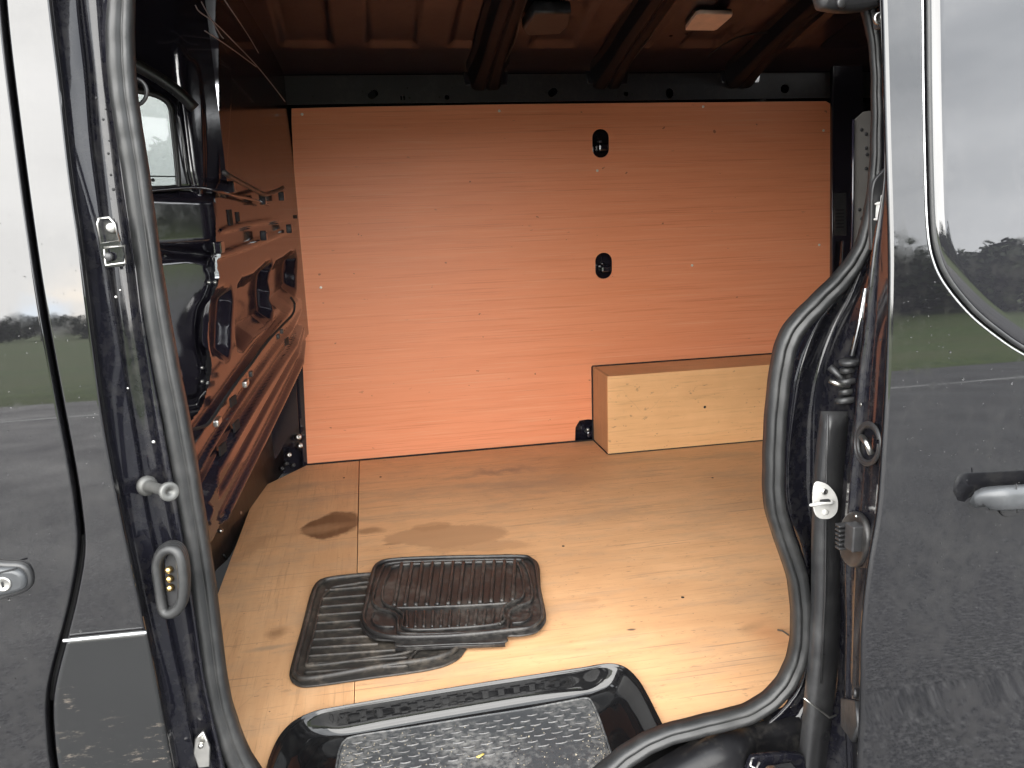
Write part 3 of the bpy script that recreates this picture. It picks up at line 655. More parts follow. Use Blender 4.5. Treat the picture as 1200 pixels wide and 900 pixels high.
for x, y in ((460, 836), (596, 811), (636, 804)):
    pz = PZ(.522).hit(x, y); lathe('drain_hole', pz+Vector((0, .004, 0)), (0, -.8, .6), [(.0035, 0), (.0035, .004)], DARK, VAN, 10)
# grit and leaf crumbs trodden onto the step
vs_, fs = [], []
for i in range(480):
    side = random.random()
    if side < .45: q = T_.hit(random.gauss(712, 13), random.uniform(832, 905))
    elif side < .7: q = T_.hit(random.gauss(400, 22), random.uniform(870, 905))
    else: q = T_.hit(random.uniform(400, 700), random.uniform(850, 905))
    z = .504
    if not inside(ti+[(.40, -.02), (-.12, -.02)], q.x, q.y):
        continue
    r_ = random.uniform(.0006, .0018)*(1.6 if random.random() < .06 else 1); k = len(vs_)
    for a in range(4): an = a*math.pi/2+random.random(); vs_.append(Vector((q.x+r_*math.cos(an), q.y+r_*math.sin(an), z)))
    vs_.append(Vector((q.x, q.y, z+r_*.9))); fs += [(k+j, k+(j+1) % 4, k+4) for j in range(4)]
mesh_obj('step_grit', vs_, fs, flat('dry_grit', (.24, .21, .16), .9), None, False, kind='stuff')
def leaf_bit(px, py, s, col, name, label, cat, rot):
    q = T_.hit(px, py, .003); pts = []
    for k in range(9):
        a = k/8*2*math.pi; pts.append((s*math.cos(a)*1.5*(1+.2*math.sin(3*a)), s*.6*math.sin(a)*(1+.25*math.cos(2*a))))
    vv = [Vector((x*math.cos(rot)-y*math.sin(rot), x*math.sin(rot)+y*math.cos(rot), .001+.0015*math.sin(k*2.1))) for k, (x, y) in enumerate(pts)]
    o = mesh_obj(name, vv+[Vector((0, 0, .003))], [(k, (k+1) % 9, 9) for k in range(9)], flat(name+'_dry', col, .7), None, True, label=label, category=cat); o.location = q; solid(o, .0006, -1); return o
leaf_bit(563, 886, .006, (.50, .38, .10), 'leaf_scrap', 'small yellow leaf scrap lying on the step tread near the bottom of the picture', 'leaf', .4)
tw = [F_.hit(x, y, .004) for x, y in ((911, 738), (917, 739), (924, 744))]
o = tube('twig', [p-tw[0] for p in tw], .0018, BARK, None, 6); o.location = tw[0]; o['label'] = 'short brown twig on the plywood floor beside the rear door seal'; o['category'] = 'twig'

# ---------------------------------------------------------------- plywood floor
def Fp(*q): v = F_.hit(*q); return (v.x, v.y)
seam_hit = [i for i, p in enumerate(rimp) if p.x < -.0845][-1]
rim2 = [(p.x, p.y) for p in rimp]
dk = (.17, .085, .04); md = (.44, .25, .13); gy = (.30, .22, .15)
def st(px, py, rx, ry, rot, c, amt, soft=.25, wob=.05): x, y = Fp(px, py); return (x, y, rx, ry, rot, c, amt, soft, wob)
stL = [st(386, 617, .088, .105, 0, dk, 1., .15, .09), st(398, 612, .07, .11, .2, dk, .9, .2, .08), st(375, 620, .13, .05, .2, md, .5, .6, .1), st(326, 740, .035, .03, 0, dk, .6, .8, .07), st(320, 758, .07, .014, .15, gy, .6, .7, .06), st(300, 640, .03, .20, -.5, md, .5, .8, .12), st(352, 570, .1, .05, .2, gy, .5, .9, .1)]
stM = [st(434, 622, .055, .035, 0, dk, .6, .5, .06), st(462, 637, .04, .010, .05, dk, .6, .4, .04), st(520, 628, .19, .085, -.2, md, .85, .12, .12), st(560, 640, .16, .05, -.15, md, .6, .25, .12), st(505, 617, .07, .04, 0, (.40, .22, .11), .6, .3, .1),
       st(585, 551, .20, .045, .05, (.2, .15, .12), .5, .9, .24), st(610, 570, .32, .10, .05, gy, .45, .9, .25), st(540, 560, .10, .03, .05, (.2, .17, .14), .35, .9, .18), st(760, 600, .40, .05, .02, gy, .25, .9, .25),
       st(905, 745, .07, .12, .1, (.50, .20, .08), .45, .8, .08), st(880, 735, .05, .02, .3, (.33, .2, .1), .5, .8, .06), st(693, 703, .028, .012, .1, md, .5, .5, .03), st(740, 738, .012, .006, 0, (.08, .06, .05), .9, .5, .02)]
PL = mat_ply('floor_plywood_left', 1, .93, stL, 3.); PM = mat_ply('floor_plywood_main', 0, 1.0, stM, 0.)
# the side cut for the step follows the well
left = [(-.433, .005), (rim2[0][0], .005)]+[q for q in rim2[:seam_hit+1] if q[1] > .01]
p = rim2[seam_hit]; xs_ = -.0845
left += [(xs_, p[1]+(rim2[seam_hit+1][1]-p[1])*.4), (-.0775, 1.847), (-.277, 1.847), (-.433, 1.615)]
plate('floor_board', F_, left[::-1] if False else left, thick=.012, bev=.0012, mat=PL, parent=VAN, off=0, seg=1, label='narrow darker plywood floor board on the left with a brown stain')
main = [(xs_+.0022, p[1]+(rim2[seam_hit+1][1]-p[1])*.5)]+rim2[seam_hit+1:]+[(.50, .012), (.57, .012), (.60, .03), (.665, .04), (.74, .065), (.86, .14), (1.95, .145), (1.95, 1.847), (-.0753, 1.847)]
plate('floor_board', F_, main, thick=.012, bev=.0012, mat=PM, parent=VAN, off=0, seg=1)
for i, (x, y) in enumerate(((446, 559), (403, 560), (835, 560), (660, 640), (800, 700))):
    lathe('floor_screw', F_.hit(x, y, .0), (0, 0, 1), [(.0042, 0), (.004, .0008), (.0015, .0003)], DARK, VAN, 10)
mesh_obj('under_floor', [(-.9, -.0, .47), (2.2, -.0, .47), (2.2, 1.95, .47), (-.9, 1.95, .47)], [(0, 1, 2, 3)], DARK, VAN, False)

# ---------------------------------------------------------------- plywood wall lining and wheel-arch box
WY = 1.858; WP = PY(WY)
outl = pxs(WP, [(341.5, 140), (341.5, 127), (420, 125), (600, 122), (800, 120), (968, 118.5), (974, 122), (975, 180), (973, 340), (973, 480)])
outl = [(a, b) for a, b in outl]+[(1.90, .556), (-.274, .556)]
h = []
for (x, y, w_, hh, r_) in ((704, 168, 19.5, 31, 9.2), (707.5, 311.5, 19.5, 29, 9.2)):
    a, b = WP.loc(WP.hit(x, y)); sc1 = (WP.hit(x+1, y)-WP.hit(x, y)).length; h.append(rr(a, b, w_*sc1, hh*sc1, r_*sc1, 6))
# bottom notch beside the box
n0 = pxs(WP, [(674, 519), (674.5, 501), (679, 493), (689, 491.5), (700, 492), (712, 500), (712, 516)])
n0 = [(n0[0][0], .556)]+n0[1:-1]+[(n0[-1][0], .556)]
bot = [(1.90, .556)]+n0[::-1]+[(-.274, .556)]
outl = outl[:-2]+bot
solidw = plate('wall_lining', WP, outl, h, thick=.006, bev=.0008, mat=WALLM, parent=VAN, off=0, seg=1, label='orange red plywood wall lining with two slotted holes')
for (x, y) in ((354, 134), (585, 130), (700, 200), (824, 125), (965, 153), (960, 287), (376, 337), (811, 311), (365, 470), (480, 330)):
    if (x, y) == (480, 330) or (x, y) == (365, 470): continue
    q = WP.hit(x, y, 0); lathe('lining_screw', q, (0, -1, 0), [(.0052, 0), (.0048, .0015), (.002, .0018)], SCREWM, solidw, 10)
# body side behind the lining, seen through the holes and round its edges
SIDE = mesh_obj('body_side', [(-.45, 1.93, .5), (2.2, 1.93, .5), (2.2, 1.93, 2.0), (-.45, 1.93, 2.0)], [(0, 3, 2, 1)], CARGO, VAN, False)
for (x, y) in ((704, 170), (707, 312), (690, 505)):
    q = PY(1.895).hit(x, y); box('body_stiffener', q+Vector((.01, 0, -.01)), (.05, .05, .03), CARGO, VAN, .008); lathe('body_clip', q+Vector((-.01, -.02, .012)), (0, -1, 0), [(.008, 0), (.007, .006), (.003, .008)], STEEL if y > 400 else CARGO, VAN, 10)
# box
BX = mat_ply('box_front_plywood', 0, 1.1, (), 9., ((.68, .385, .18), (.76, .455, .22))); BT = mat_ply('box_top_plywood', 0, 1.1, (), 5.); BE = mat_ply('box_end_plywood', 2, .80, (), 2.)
yf = 1.646; xb = .868; zt = .861; x1_ = 1.92; th = .012
bxr = box('wheel_arch_box', ((xb+x1_)/2, yf+th/2, (.556+zt)/2), (x1_-xb, th, zt-.556), BX, VAN, .0012)
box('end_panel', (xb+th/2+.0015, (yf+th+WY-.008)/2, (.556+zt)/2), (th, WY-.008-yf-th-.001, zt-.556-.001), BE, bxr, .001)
box('top_panel', ((xb+x1_)/2+th/2, (yf+th+WY-.008)/2, zt-th/2-.0015), (x1_-xb-th-.004, WY-.008-yf-th-.001, th), BT, bxr, .001)
lathe('box_screw', (PY(yf).hit(826, 477)), (0, -1, 0), [(.0055, 0), (.005, .0005), (.002, .0002)], DARK, bxr, 10)
BLK = DARK
box('box_joint_strip', ((xb+x1_)/2, yf-.001, .5555), (x1_-xb, .004, .003), DARK, VAN, 0)  # thin near-black strips along the box joints
box('box_joint_strip', (xb-.001, (yf+WY)/2, .5555), (.004, WY-yf-.01, .003), DARK, VAN, 0)
box('box_joint_strip', (xb-.0015, WY-.006, .71), (.004, .006, .30), DARK, VAN, 0)
box('box_joint_strip', ((xb+x1_)/2, WY-.006, zt+.001), (x1_-xb, .006, .004), DARK, VAN, 0)
box('wall_foot_strip', (.3, WY-.008, .5555), (1.14, .005, .004), DARK, VAN, 0)  # thin near-black strip along the foot of the lining

# ---------------------------------------------------------------- bulkhead on the left
def sdf(poly, X, Y):
    P = np.array(poly); n = len(P); d = np.full(X.shape, 1e9); ins = np.zeros(X.shape, bool)
    for i in range(n):
        a, b = P[i-1], P[i]; e = b-a; wx, wy = X-a[0], Y-a[1]
        t = np.clip((wx*e[0]+wy*e[1])/(e@e+1e-12), 0, 1); d = np.minimum(d, np.hypot(wx-e[0]*t, wy-e[1]*t))
        c = (a[1] > Y) != (b[1] > Y); ins ^= c & (X < (b[0]-a[0])*(Y-a[1])/(b[1]-a[1]+1e-12)+a[0])
    return np.where(ins, d, -d)
def relief(name, pl, u0, u1, nu, v0, v1, nv, feats, mat, parent, cut=None, base=None, px=True, mat2=None, cut2=None, fade=0.):
    U, V = np.meshgrid(np.linspace(u0, u1, nu), np.linspace(v0, v1, nv), indexing='ij'); H = np.zeros(U.shape)
    for poly, h_, bw in feats:
        pp = pxs(pl, poly) if px else poly
        s = sdf(smooth2(pp, 3) if len(pp) > 4 else pp, U, V); t = np.clip(s/bw+.5, 0, 1); H += h_*t*t*(3-2*t)
    if fade: H = np.where(H > 0, H*np.clip(-U/fade, 0, 1), H)
    if base is not None: H += base(U, V)
    o, u, v, n = map(np.array, (pl.o, pl.u, pl.v, pl.n))
    Pn = (o+U[..., None]*u+V[..., None]*v+H[..., None]*n).reshape(-1, 3)
    keep = None
    if cut: keep = sdf(smooth2(pxs(pl, cut), 3), U, V) < 0
    if cut2: keep &= sdf(pxs(pl, cut2), U, V) < 0
    fs = []
    for i in range(nu-1):
        for k in range(nv-1):
            if keep is not None and not (keep[i, k] and keep[i+1, k+1]): continue
            fs.append((i*nv+k, (i+1)*nv+k, (i+1)*nv+k+1, i*nv+k+1))
    o_ = mesh_obj(name, Pn.tolist(), fs, mat, parent, True)
    if mat2:
        o_.data.materials.append(mat2); sd_ = sdf(smooth2(pxs(pl, feats[-1][0]), 3), U, V).reshape(-1) > 0
        for p_, f_ in zip(o_.data.polygons, fs):
            if sd_[f_[0]]: p_.material_index = 1
    return o_
FOOTM = mat_paint('dull_brown_black_primer', (.022, .015, .013), .3, 1.45, .3, .2, .2)
BH = Plane((-.225, 1.858, .5), (.128, 1, 0), (0, 0, 1))
PAD = Plane(BH.hit(259, 300), (.89, .45, 0), (0, 0, 1))
win = [(100, 100), (140, 103), (165, 107), (186, 113), (199, 124), (203, 150), (209, 213), (204, 220), (170, 222), (100, 228)]
feats = [([(200, 20), (266, 60), (264, 190), (262, 212), (220, 216), (200, 160)], .010, .03),
         ([(251, 354), (270, 342), (269, 380), (267, 414), (256, 412), (249, 404)], -.03, .045),
         ([(281, 340), (300, 326), (318, 311), (317, 340), (317, 370), (296, 388), (280, 404)], -.040, .05),
         ([(322, 318), (334, 306), (346, 299), (346, 320), (344, 342), (323, 361)], -.040, .05),
         ([(262, 266), (300, 258), (350, 250), (350, 256), (300, 264), (262, 273)], .006, .006),
         ([(255, 296), (300, 280), (348, 262), (348, 268), (300, 288), (255, 303)], .010, .006),
         ([(347, 350), (300, 404), (262, 457), (228, 503), (200, 560), (215, 620), (240, 545), (347, 377)], .018, .010),
         ([(347, 366), (300, 425), (262, 480), (228, 532), (215, 560), (228, 540), (262, 487), (300, 431), (347, 371)], .012, .006),
         ([(349, 382), (348, 406), (300, 500), (243, 606), (215, 660), (190, 660), (215, 600), (240, 545), (300, 450)], .040, .012),
         ([(347, 389), (300, 465), (240, 566), (238, 571), (242, 574), (300, 473), (347, 394)], -.012, .008),
         ([(348, 400), (300, 492), (243, 596), (241, 601), (243, 606), (300, 501), (348, 407)], .014, .008),
         ([(352, 409), (300, 503), (244, 609), (215, 664), (180, 800), (400, 800), (400, 380)], -.15, .012)]
b0 = relief('bulkhead', BH, -1.85, .10, 480, .02, 1.66, 430, feats, CARGO, VAN, mat2=FOOTM, fade=.38, cut=[(-300, -300), (100, -300), (251, -300), (251, 60), (253, 290), (257, 325), (249, 350), (243, 395), (248, 430), (243, 455), (234, 480), (205, 505), (100, 560), (-300, 640)])
pf = [([(60, 224), (205, 222), (262, 228), (268, 246), (264, 292), (240, 300), (60, 304)], -.012, .02),
      ([(60, 230), (235, 229), (254, 234), (259, 250), (256, 282), (240, 289), (60, 291)], .030, .04),
      ([(60, 296), (236, 296), (256, 306), (266, 330), (254, 362), (246, 400), (252, 425), (256, 445), (240, 470), (220, 482), (60, 490)], -.020, .012),
      ([(60, 302), (230, 302), (243, 314), (247, 326), (240, 348), (232, 365), (230, 400), (237, 428), (233, 452), (216, 468), (60, 478)], .034, .024),
      ([(207, 60), (222, 66), (238, 90), (240, 216), (226, 218), (216, 150)], .014, .014)]
zc = PAD.loc(PAD.hit(210, 300))[1]; u1 = PAD.loc(PAD.hit(234, 260))[0]
b1 = relief('bulkhead_panel', PAD, -.75, .046, 220, PAD.loc(PAD.hit(220, 520))[1], 1.66-PAD.o.z+.5, 330, pf, CARGO, b0, cut=win, cut2=[(256, 232), (330, 232), (330, 560), (246, 560), (246, 400), (250, 350), (257, 325)], base=lambda U, V: -.05*(V-zc)**2-9.*np.clip(U-u1, 0, .025)**2-.45*np.clip(U-u1-.025, 0, 1))
fr = smooth_path([PAD.hit(x, y, .002) for x, y in win], 5, True)
tube('window_frame', fr, .007, PLAST, b0, closed=True)
pg = pxs(PAD, win); plate('window_pane', PAD, smooth2(pg, 3), thick=.004, mat=GLASS, parent=b0, off=-.006)
tube('pane_rail', [PAD.hit(x, y, -.003) for x, y in ((110, 205), (150, 206), (208, 207))], .0015, SILVER, b0)
lathe('pane_button', PAD.hit(179, 211, -.002), PAD.n, [(.004, 0), (.004, .004), (.002, .006)], DARK, b0, 10)
tube('curved_bar', smooth_path([PAD.hit(x, y, .03) for x, y in ((130, 62), (155, 74), (185, 91), (210, 109), (228, 127))], 4), .014, PLG, b0)
tube('edge_bead', smooth_path([PAD.hit(x, y, .016) for x, y in ((208, 130), (214, 160), (219, 190), (225, 216))], 4), .0025, CARGO, b0)
tube('ledge_bead', smooth_path([PAD.hit(x, y, .024) for x, y in ((150, 226), (205, 221), (235, 220), (255, 224))]+[BH.hit(x, y, .02) for x, y in ((275, 229), (292, 233), (315, 240))], 4), .004, CARGO, b0)
tube('strap_bar', [BH.hit(x, y, .045) for x, y in ((263, 202), (268, 206), (307, 227), (312, 228), (329, 222), (331, 220))], .0065, PLAST, b0)
for x, y, w_ in ((308, 234, 9), (330, 230, 8), (271, 219, 9), (309, 276, 9), (339, 268, 8), (257, 290, 11)):
    box('strap_bracket', BH.hit(x, y, .022), (.018, .03 if w_ < 10 else .05, .028), CARGO, b0, .003)
for x, y, w_, hh in ((270, 256, .012, .045), (279, 254, .008, .025), (346, 254, .02, .012)):
    box('pressing_slot', BH.hit(x, y, .002), (.004, w_*2.2, hh), DARK, b0, 0, rot=Matrix.Rotation(-.128, 3, 'Z'))
tube('wiring_cable', smooth_path([BH.hit(x, y, .042) for x, y in ((341, 349), (345, 356), (343, 368), (330, 382), (312, 402), (296, 424), (278, 447), (262, 470), (247, 493), (238, 500), (218, 504), (195, 505))], 5), .0036, DARK, b0)
for x, y in ((288, 449), (255, 494)):
    box('cable_clip', BH.hit(x, y, .045), (.012, .045, .016), STEEL, b0, .004)
for x, y in ((294, 438), (326, 394), (330, 388)):
    box('cable_clip', BH.hit(x, y, .045), (.010, .022, .014), PLAST, b0, .003)
for x, y in ((277, 499), (261, 526), (273, 470), (336, 400)):
    box('pressing_slot', BH.hit(x, y, .03), (.004, .045, .022), DARK, b0, 0, rot=Matrix.Rotation(-.128, 3, 'Z'))
tube('wiring_cable', smooth_path([PAD.hit(x, y, .04) for x, y in ((200, 425), (209, 430), (213, 440), (210, 450), (200, 455))], 4), .002, STEEL, b0)
for x, y in ((237, 447), (243, 449), (237, 431), (193, 301), (252, 331), (245, 331)):
    lathe('bulkhead_bolt', PAD.hit(x, y, .026 if x != 193 else -.005), PAD.n, [(.005, 0), (.004, .005), (.001, .006)], STEEL, b0, 8)
# thin wires in the top corner
for pts in (((229, 6), (234, 14), (252, 27), (275, 50), (300, 76), (322, 103), (334, 119)), ((236, 2), (243, 15), (258, 40), (262, 45)), ((262, -2), (290, 40), (303, 62)), ((240, 36), (270, 56), (300, 78))):
    tube('roof_wire', smooth_path([BH.hit(x, y, .05) for x, y in pts], 4), .0012, mat_metal('grey_wire', (.35, .33, .32), .5, .2) if 'grey_wire' not in bpy.data.materials else bpy.data.materials['grey_wire'], VAN, n=5)
# dark recess under the beam: sill members and fittings
LP = Plane((-.47, 1.0, .5), (.05, 1, 0), (0, 0, 1))
mb = plate('sill_member', LP, smooth2(pxs(LP, [(268, 566), (278, 560), (296, 562), (300, 578), (285, 620), (270, 652), (254, 668), (240, 690), (236, 640), (256, 600)]), 3), pxs(LP, [(0, 0)])[:0], thick=.01, bev=.003, mat=FOOTM, parent=VAN, off=0)
plate('sill_member', LP, pxs(LP, [(228, 628), (252, 622), (262, 640), (255, 672), (246, 700), (240, 690)]), thick=.01, bev=.003, mat=FOOTM, parent=VAN, off=-.03)
for a_, b_ in (((279, 575), (267, 597)), ((280, 588), (281, 600)), ((262, 650), (266, 655))):
    tube('member_slot', [LP.hit(*a_, .004), LP.hit(*b_, .004)], .003, DARK, mb, n=6)
for x, y in ((288, 563), (272, 563), (296, 561), (281, 601), (258, 608), (259, 622), (254, 598)):
    lathe('member_bolt', LP.hit(x, y, .006), LP.n, [(.007, -.005), (.007, 0), (.004, .006), (.001, .007)], STEEL, VAN, 8)
for x, y, r_ in ((350, 512, .012), (352, 522, .010), (339, 533, .010), (336, 543, .008), (344, 545, .008), (347, 440, .006), (331, 549, .008)):
    q = PY(1.80).hit(x, y); lathe('corner_fitting', q, (.5, -1, .3), [(r_, -.02), (r_, 0), (r_*.5, .008), (r_*.4, .003)], STEEL if r_ > .009 else PLAST, VAN, 12)
box('corner_post', (-.268, 1.882, .9), (.05, .04, .72), CARGO, VAN, .006)
plate('corner_gusset', PY(1.79), pxs(PY(1.79), [(268, 470), (345, 420), (350, 500), (338, 512), (325, 535), (300, 560), (272, 560)]), thick=.01, bev=.002, mat=CARGO, parent=VAN, off=0)

ROOFM = mat_paint('dull_roof_paint', (.013, .009, .014), .9, 1.5, .12, .10, .2)
RAILM = mat_paint('dull_rail_primer', (.022, .021, .024), .25, 1.45, .35, .15, .15)
RIBM = mat_paint('dull_rib_paint', (.008, .0075, .010), .12, 1.4, .4, .05, .08)
# ---------------------------------------------------------------- roof, rail, ribs
RP = [(1.93, 1.955), (1.86, 1.957), (1.80, 1.985), (1.72, 2.012), (1.60, 2.045), (1.40, 2.09), (1.18, 2.14), (.8, 2.185), (.3, 2.185), (.05, 2.14), (-.05, 2.02), (-.06, 1.90)]
RPs = smooth_path([(0, a, b) for a, b in RP], 12)
ys = np.array([p.y for p in RPs])[::-1]; zs = np.array([p.z for p in RPs])[::-1]
def zroof(y): return float(np.interp(y, ys, zs))
pans = []
for i in range(-2, 9):
    x0 = -.215+.272*i; pans.append((x0, x0+.165))
nx, ny = 300, 150; xs2 = np.linspace(-.8, 2.2, nx); yy = np.linspace(-.06, 1.93, ny)
verts = []
for x in xs2:
    for y in yy:
        z = zroof(y)
        for (a, b) in pans:
            d = min(x-a, b-x, (y-1.33)*1., (1.66-y)*1.); t = max(0, min(1, d/.014)); z += .012*t*t*(3-2*t)
        for (a, b) in pans:
            d = min(x-a-.03, b-x-.03, (y-.3), (1.24-y)); t = max(0, min(1, d/.014)); z += .008*t*t*(3-2*t)
        verts.append((x, y, z))
mesh_obj('roof_panel', verts, [(i*ny+k, i*ny+k+1, (i+1)*ny+k+1, (i+1)*ny+k) for i in range(nx-1) for k in range(ny-1)], ROOFM, VAN, True)
rl = PY(1.835)
rail = plate('roof_rail', rl, [(-.42, 1.872), (2.15, 1.872), (2.15, 1.968), (-.26, 1.968), (-.42, 2.03)], [rr(*rl.loc(rl.hit(x, y)), w_*.0032, h_*.0032, min(w_, h_)*.0015, 4, rot=ro) for x, y, w_, h_, ro in ((437, 110.5, 12, 8, .6), (648, 108, 12, 8, .6), (524, 114, 6, 5, 0), (734, 110, 6, 5, 0), (470, 114.5, 1.6, 5, 0), (473.5, 114.5, 1.6, 5, 0), (785, 109, 9, 11, 0), (920, 104, 11, 10, 0))], thick=.004, bev=.0008, mat=RAILM, parent=VAN, off=0)
for x, y in ((425, 107), (425, 112), (478, 103), (515, 114), (480, 115), (367, 113), (392, 118), (640, 109), (724, 113), (741, 110), (530, 103)):
    lathe('rail_hole', rl.hit(x, y, .0005), (0, -1, 0), [(.0035, 0), (.0035, .001)], DARK, rail, 8)
mesh_obj('rail_lip', [(-.4, 1.83, 1.97), (2.15, 1.83, 1.97), (2.15, 1.86, 1.985), (-.4, 1.86, 1.985), (-.4, 1.822, 1.966), (2.15, 1.822, 1.966)], [(0, 1, 2, 3), (4, 5, 1, 0)], CARGO, VAN, False)
for pxr, py_ in ((570, 103), (712, 101), (868, 97)):
    xr = PY(1.82).hit(pxr, py_).x
    path = [Vector((xr, y, zroof(y)-.004-d)) for y, d in ((1.835, .02), (1.78, .028), (1.70, .030), (1.55, .026), (1.35, .022), (1.1, .018), (.7, .016), (.3, .016), (.08, .03))]
    path = smooth_path(path, 4)
    sc2 = [1.25-.35*min(1, i/10) for i in range(len(path))]
    rb = sweep('roof_rib', path, [(-.075, .03), (-.055, .022), (-.042, -.020), (-.032, -.027), (-.008, -.028), (0, -.020), (.008, -.028), (.032, -.027), (.042, -.020), (.055, .022), (.075, .03), (.04, .05), (-.04, .05)], RIBM, VAN, scale=sc2)
    bevel(rb, .002)
    tube('rib_wire', smooth_path([Vector((xr+.05+.008*math.sin(k*2), 1.7-.16*k, zroof(1.7-.16*k)-.03+.006*math.sin(k*3))) for k in range(9)], 3), .0035, PLAST, rb, n=6)
    plate('rib_foot', PY(1.822), [(xr-.075, 1.93), (xr+.075, 1.93), (xr+.085, 1.985), (xr-.085, 1.985)], [rr(xr, 1.945, .05, .010, .004, 3)], thick=.003, bev=.0006, mat=CARGO, parent=rb)
# lamp and control box on the roof
def onroof(px, py):
    d = dirpx(px, py); t = 1.
    for _ in range(40):
        p = CAM+d*t
        if p.z >= zroof(p.y): break
        t += .05
    lo, hi = t-.05, t
    for _ in range(20):
        m_ = (lo+hi)/2; p = CAM+d*m_
        if p.z >= zroof(p.y): hi = m_
        else: lo = m_
    return CAM+d*hi
def roofplane(px, py):
    p = onroof(px, py); e_ = .03; sl2 = (zroof(p.y+e_)-zroof(p.y-e_))/(2*e_); return Plane(p, (-1, 0, 0), (0, 1, sl2))
q = roofplane(830, 18)
lm_ = plate('roof_lamp', q, pxs(q, [(820, 8), (858, 9), (857, 12), (840, 27), (836, 28.5), (803, 28), (803, 26), (815, 10)]), thick=.014, bev=.003, mat=LENS, parent=VAN, off=.022)
lm_['label'] = 'pale interior lamp lens'
plate('lamp_base', q, rr(.0, 0, .13, .09, .012), thick=.012, bev=.003, mat=PLAST, parent=lm_, off=.010)
q = roofplane(640, 18)
bb = plate('roof_module', q, pxs(q, [(625, -4), (668, -4), (666, 12), (655, 22), (618, 24), (611, 16)]), thick=.04, bev=.008, mat=PLAST, parent=VAN, off=.05)
lathe('module_button', q.hit(632, 25, .03), q.n, [(.010, -.03), (.010, 0), (.006, .006)], DARK, bb, 14)
tube('roof_wire', smooth_path([onroof(x, y)-Vector((0, 0, .012)) for x, y in ((830, 62), (848, 48), (870, 38), (905, 33), (940, 30))], 4), .003, DARK, VAN, n=6)
for x, y in ((804, 40), (786, 42), (750, 35)): 
    p = onroof(x, y); lathe('roof_hole', p-Vector((0, 0, .001)), (0, -.2, -1), [(.006, 0), (.006, .001)], DARK, VAN, 10)

# rear end of the bay and the inner rear pillar
mesh_obj('rear_end', [(2.12, -.05, .5), (2.12, 1.95, .5), (2.12, 1.95, 2.1), (2.12, -.05, 2.1)], [(0, 3, 2, 1)], CARGO, VAN, False)
mesh_obj('near_side_inner', [(.80, .13, .5), (2.15, .13, .5), (2.15, .13, 2.2), (.90, .10, 2.2), (.88, .10, 1.5), (.80, .13, 1.2)], [(0, 1, 2, 3, 4, 5)], CARGO, VAN, False)
solid(bpy.data.objects['near_side_inner'], .002, 1)
rp = PY(1.80)
rpl = plate('rear_pillar', rp, pxs(rp, [(976, 60), (1012, 60), (1012, 420), (975, 420)]), [rr(*rp.loc(rp.hit(983, 300)), .03, .12, .005)], thick=.02, bev=.003, mat=CARGO, parent=VAN, off=0)
vp = plate('vent_panel', rp, pxs(rp, [(977, 226), (991, 226), (991, 276), (977, 276)]), thick=.012, bev=.002, mat=PLAST, parent=rpl, off=.006)
for k in range(6): box('vent_slat', rp.hit(984, 246+4.0*k, .009), (.034, .008, .006), DARK, rpl, .001)
cpz = PY(.17)
cs = plate('pillar_strip', cpz, pxs(cpz, [(1000, 142), (1012, 131), (1034, 128), (1036, 345), (999, 345)]), thick=.003, bev=.0008, mat=flat('grey_primer_strip', (.085, .08, .075), .35), parent=VAN, off=0)
tube('strip_bead', [cpz.hit(x, y, .004) for x, y in ((1000, 140), (999.5, 240), (997, 345))], .0022, CARGO, cs, n=6)
for x, y in ((1009.5, 152), (1015, 157), (1015, 173.5), (1016, 181), (1015, 197.5), (1007, 245.5), (1014, 245), (1009.5, 256), (1010, 268)):
    lathe('strip_hole', cpz.hit(x, y, .001), (0, -1, 0), [(.0032, 0), (.0032, .001)], DARK, cs, 10)

# ---------------------------------------------------------------- outer shell: roof skin, far side, cab
OUT = grid('outer_roof', [[Vector((x, y, z)) for y, z in ((-.03, 2.0), (.02, 2.14), (.12, 2.225), (.4, 2.26), (1.0, 2.27), (1.6, 2.24), (1.92, 2.14), (2.0, 2.0))] for x in (-1.5, -.8, 0, 1, 2, 2.2)], PAINT, VAN)
mesh_obj('far_side_skin', [(-.45, 2.0, .35), (2.2, 2.0, .35), (2.2, 2.0, 2.05), (-.45, 2.0, 2.05)], [(0, 1, 2, 3)], PAINT, VAN, False)
mesh_obj('tail_skin', [(2.2, -.06, .35), (2.2, 2.0, .35), (2.2, 2.0, 2.1), (2.2, -.06, 2.1)], [(0, 1, 2, 3)], PAINT, VAN, False)
mesh_obj('rear_quarter_skin', [(1.0, -.06, .35), (2.2, -.06, .35), (2.2, .0, 2.1), (1.0, .0, 2.1)], [(0, 1, 2, 3)], PAINT, VAN, False)
fcd = box('far_cab_door', (-1.08, 1.97, .80), (1.2, .05, .95), PAINT, VAN, .02)
box('window_pane', (-1.08, 1.97, 1.66), (1.2, .004, .76), GLASS, fcd, 0)
box('cab_floor', (-1.1, .95, .55), (.8, 1.95, .03), DARK, VAN, .01)
g = grid('front_door_lining', [[Vector((x, .02, z)) for z in (.4, .8, 1.25)] for x in (-1.5, -.5)], PLAST, VAN)

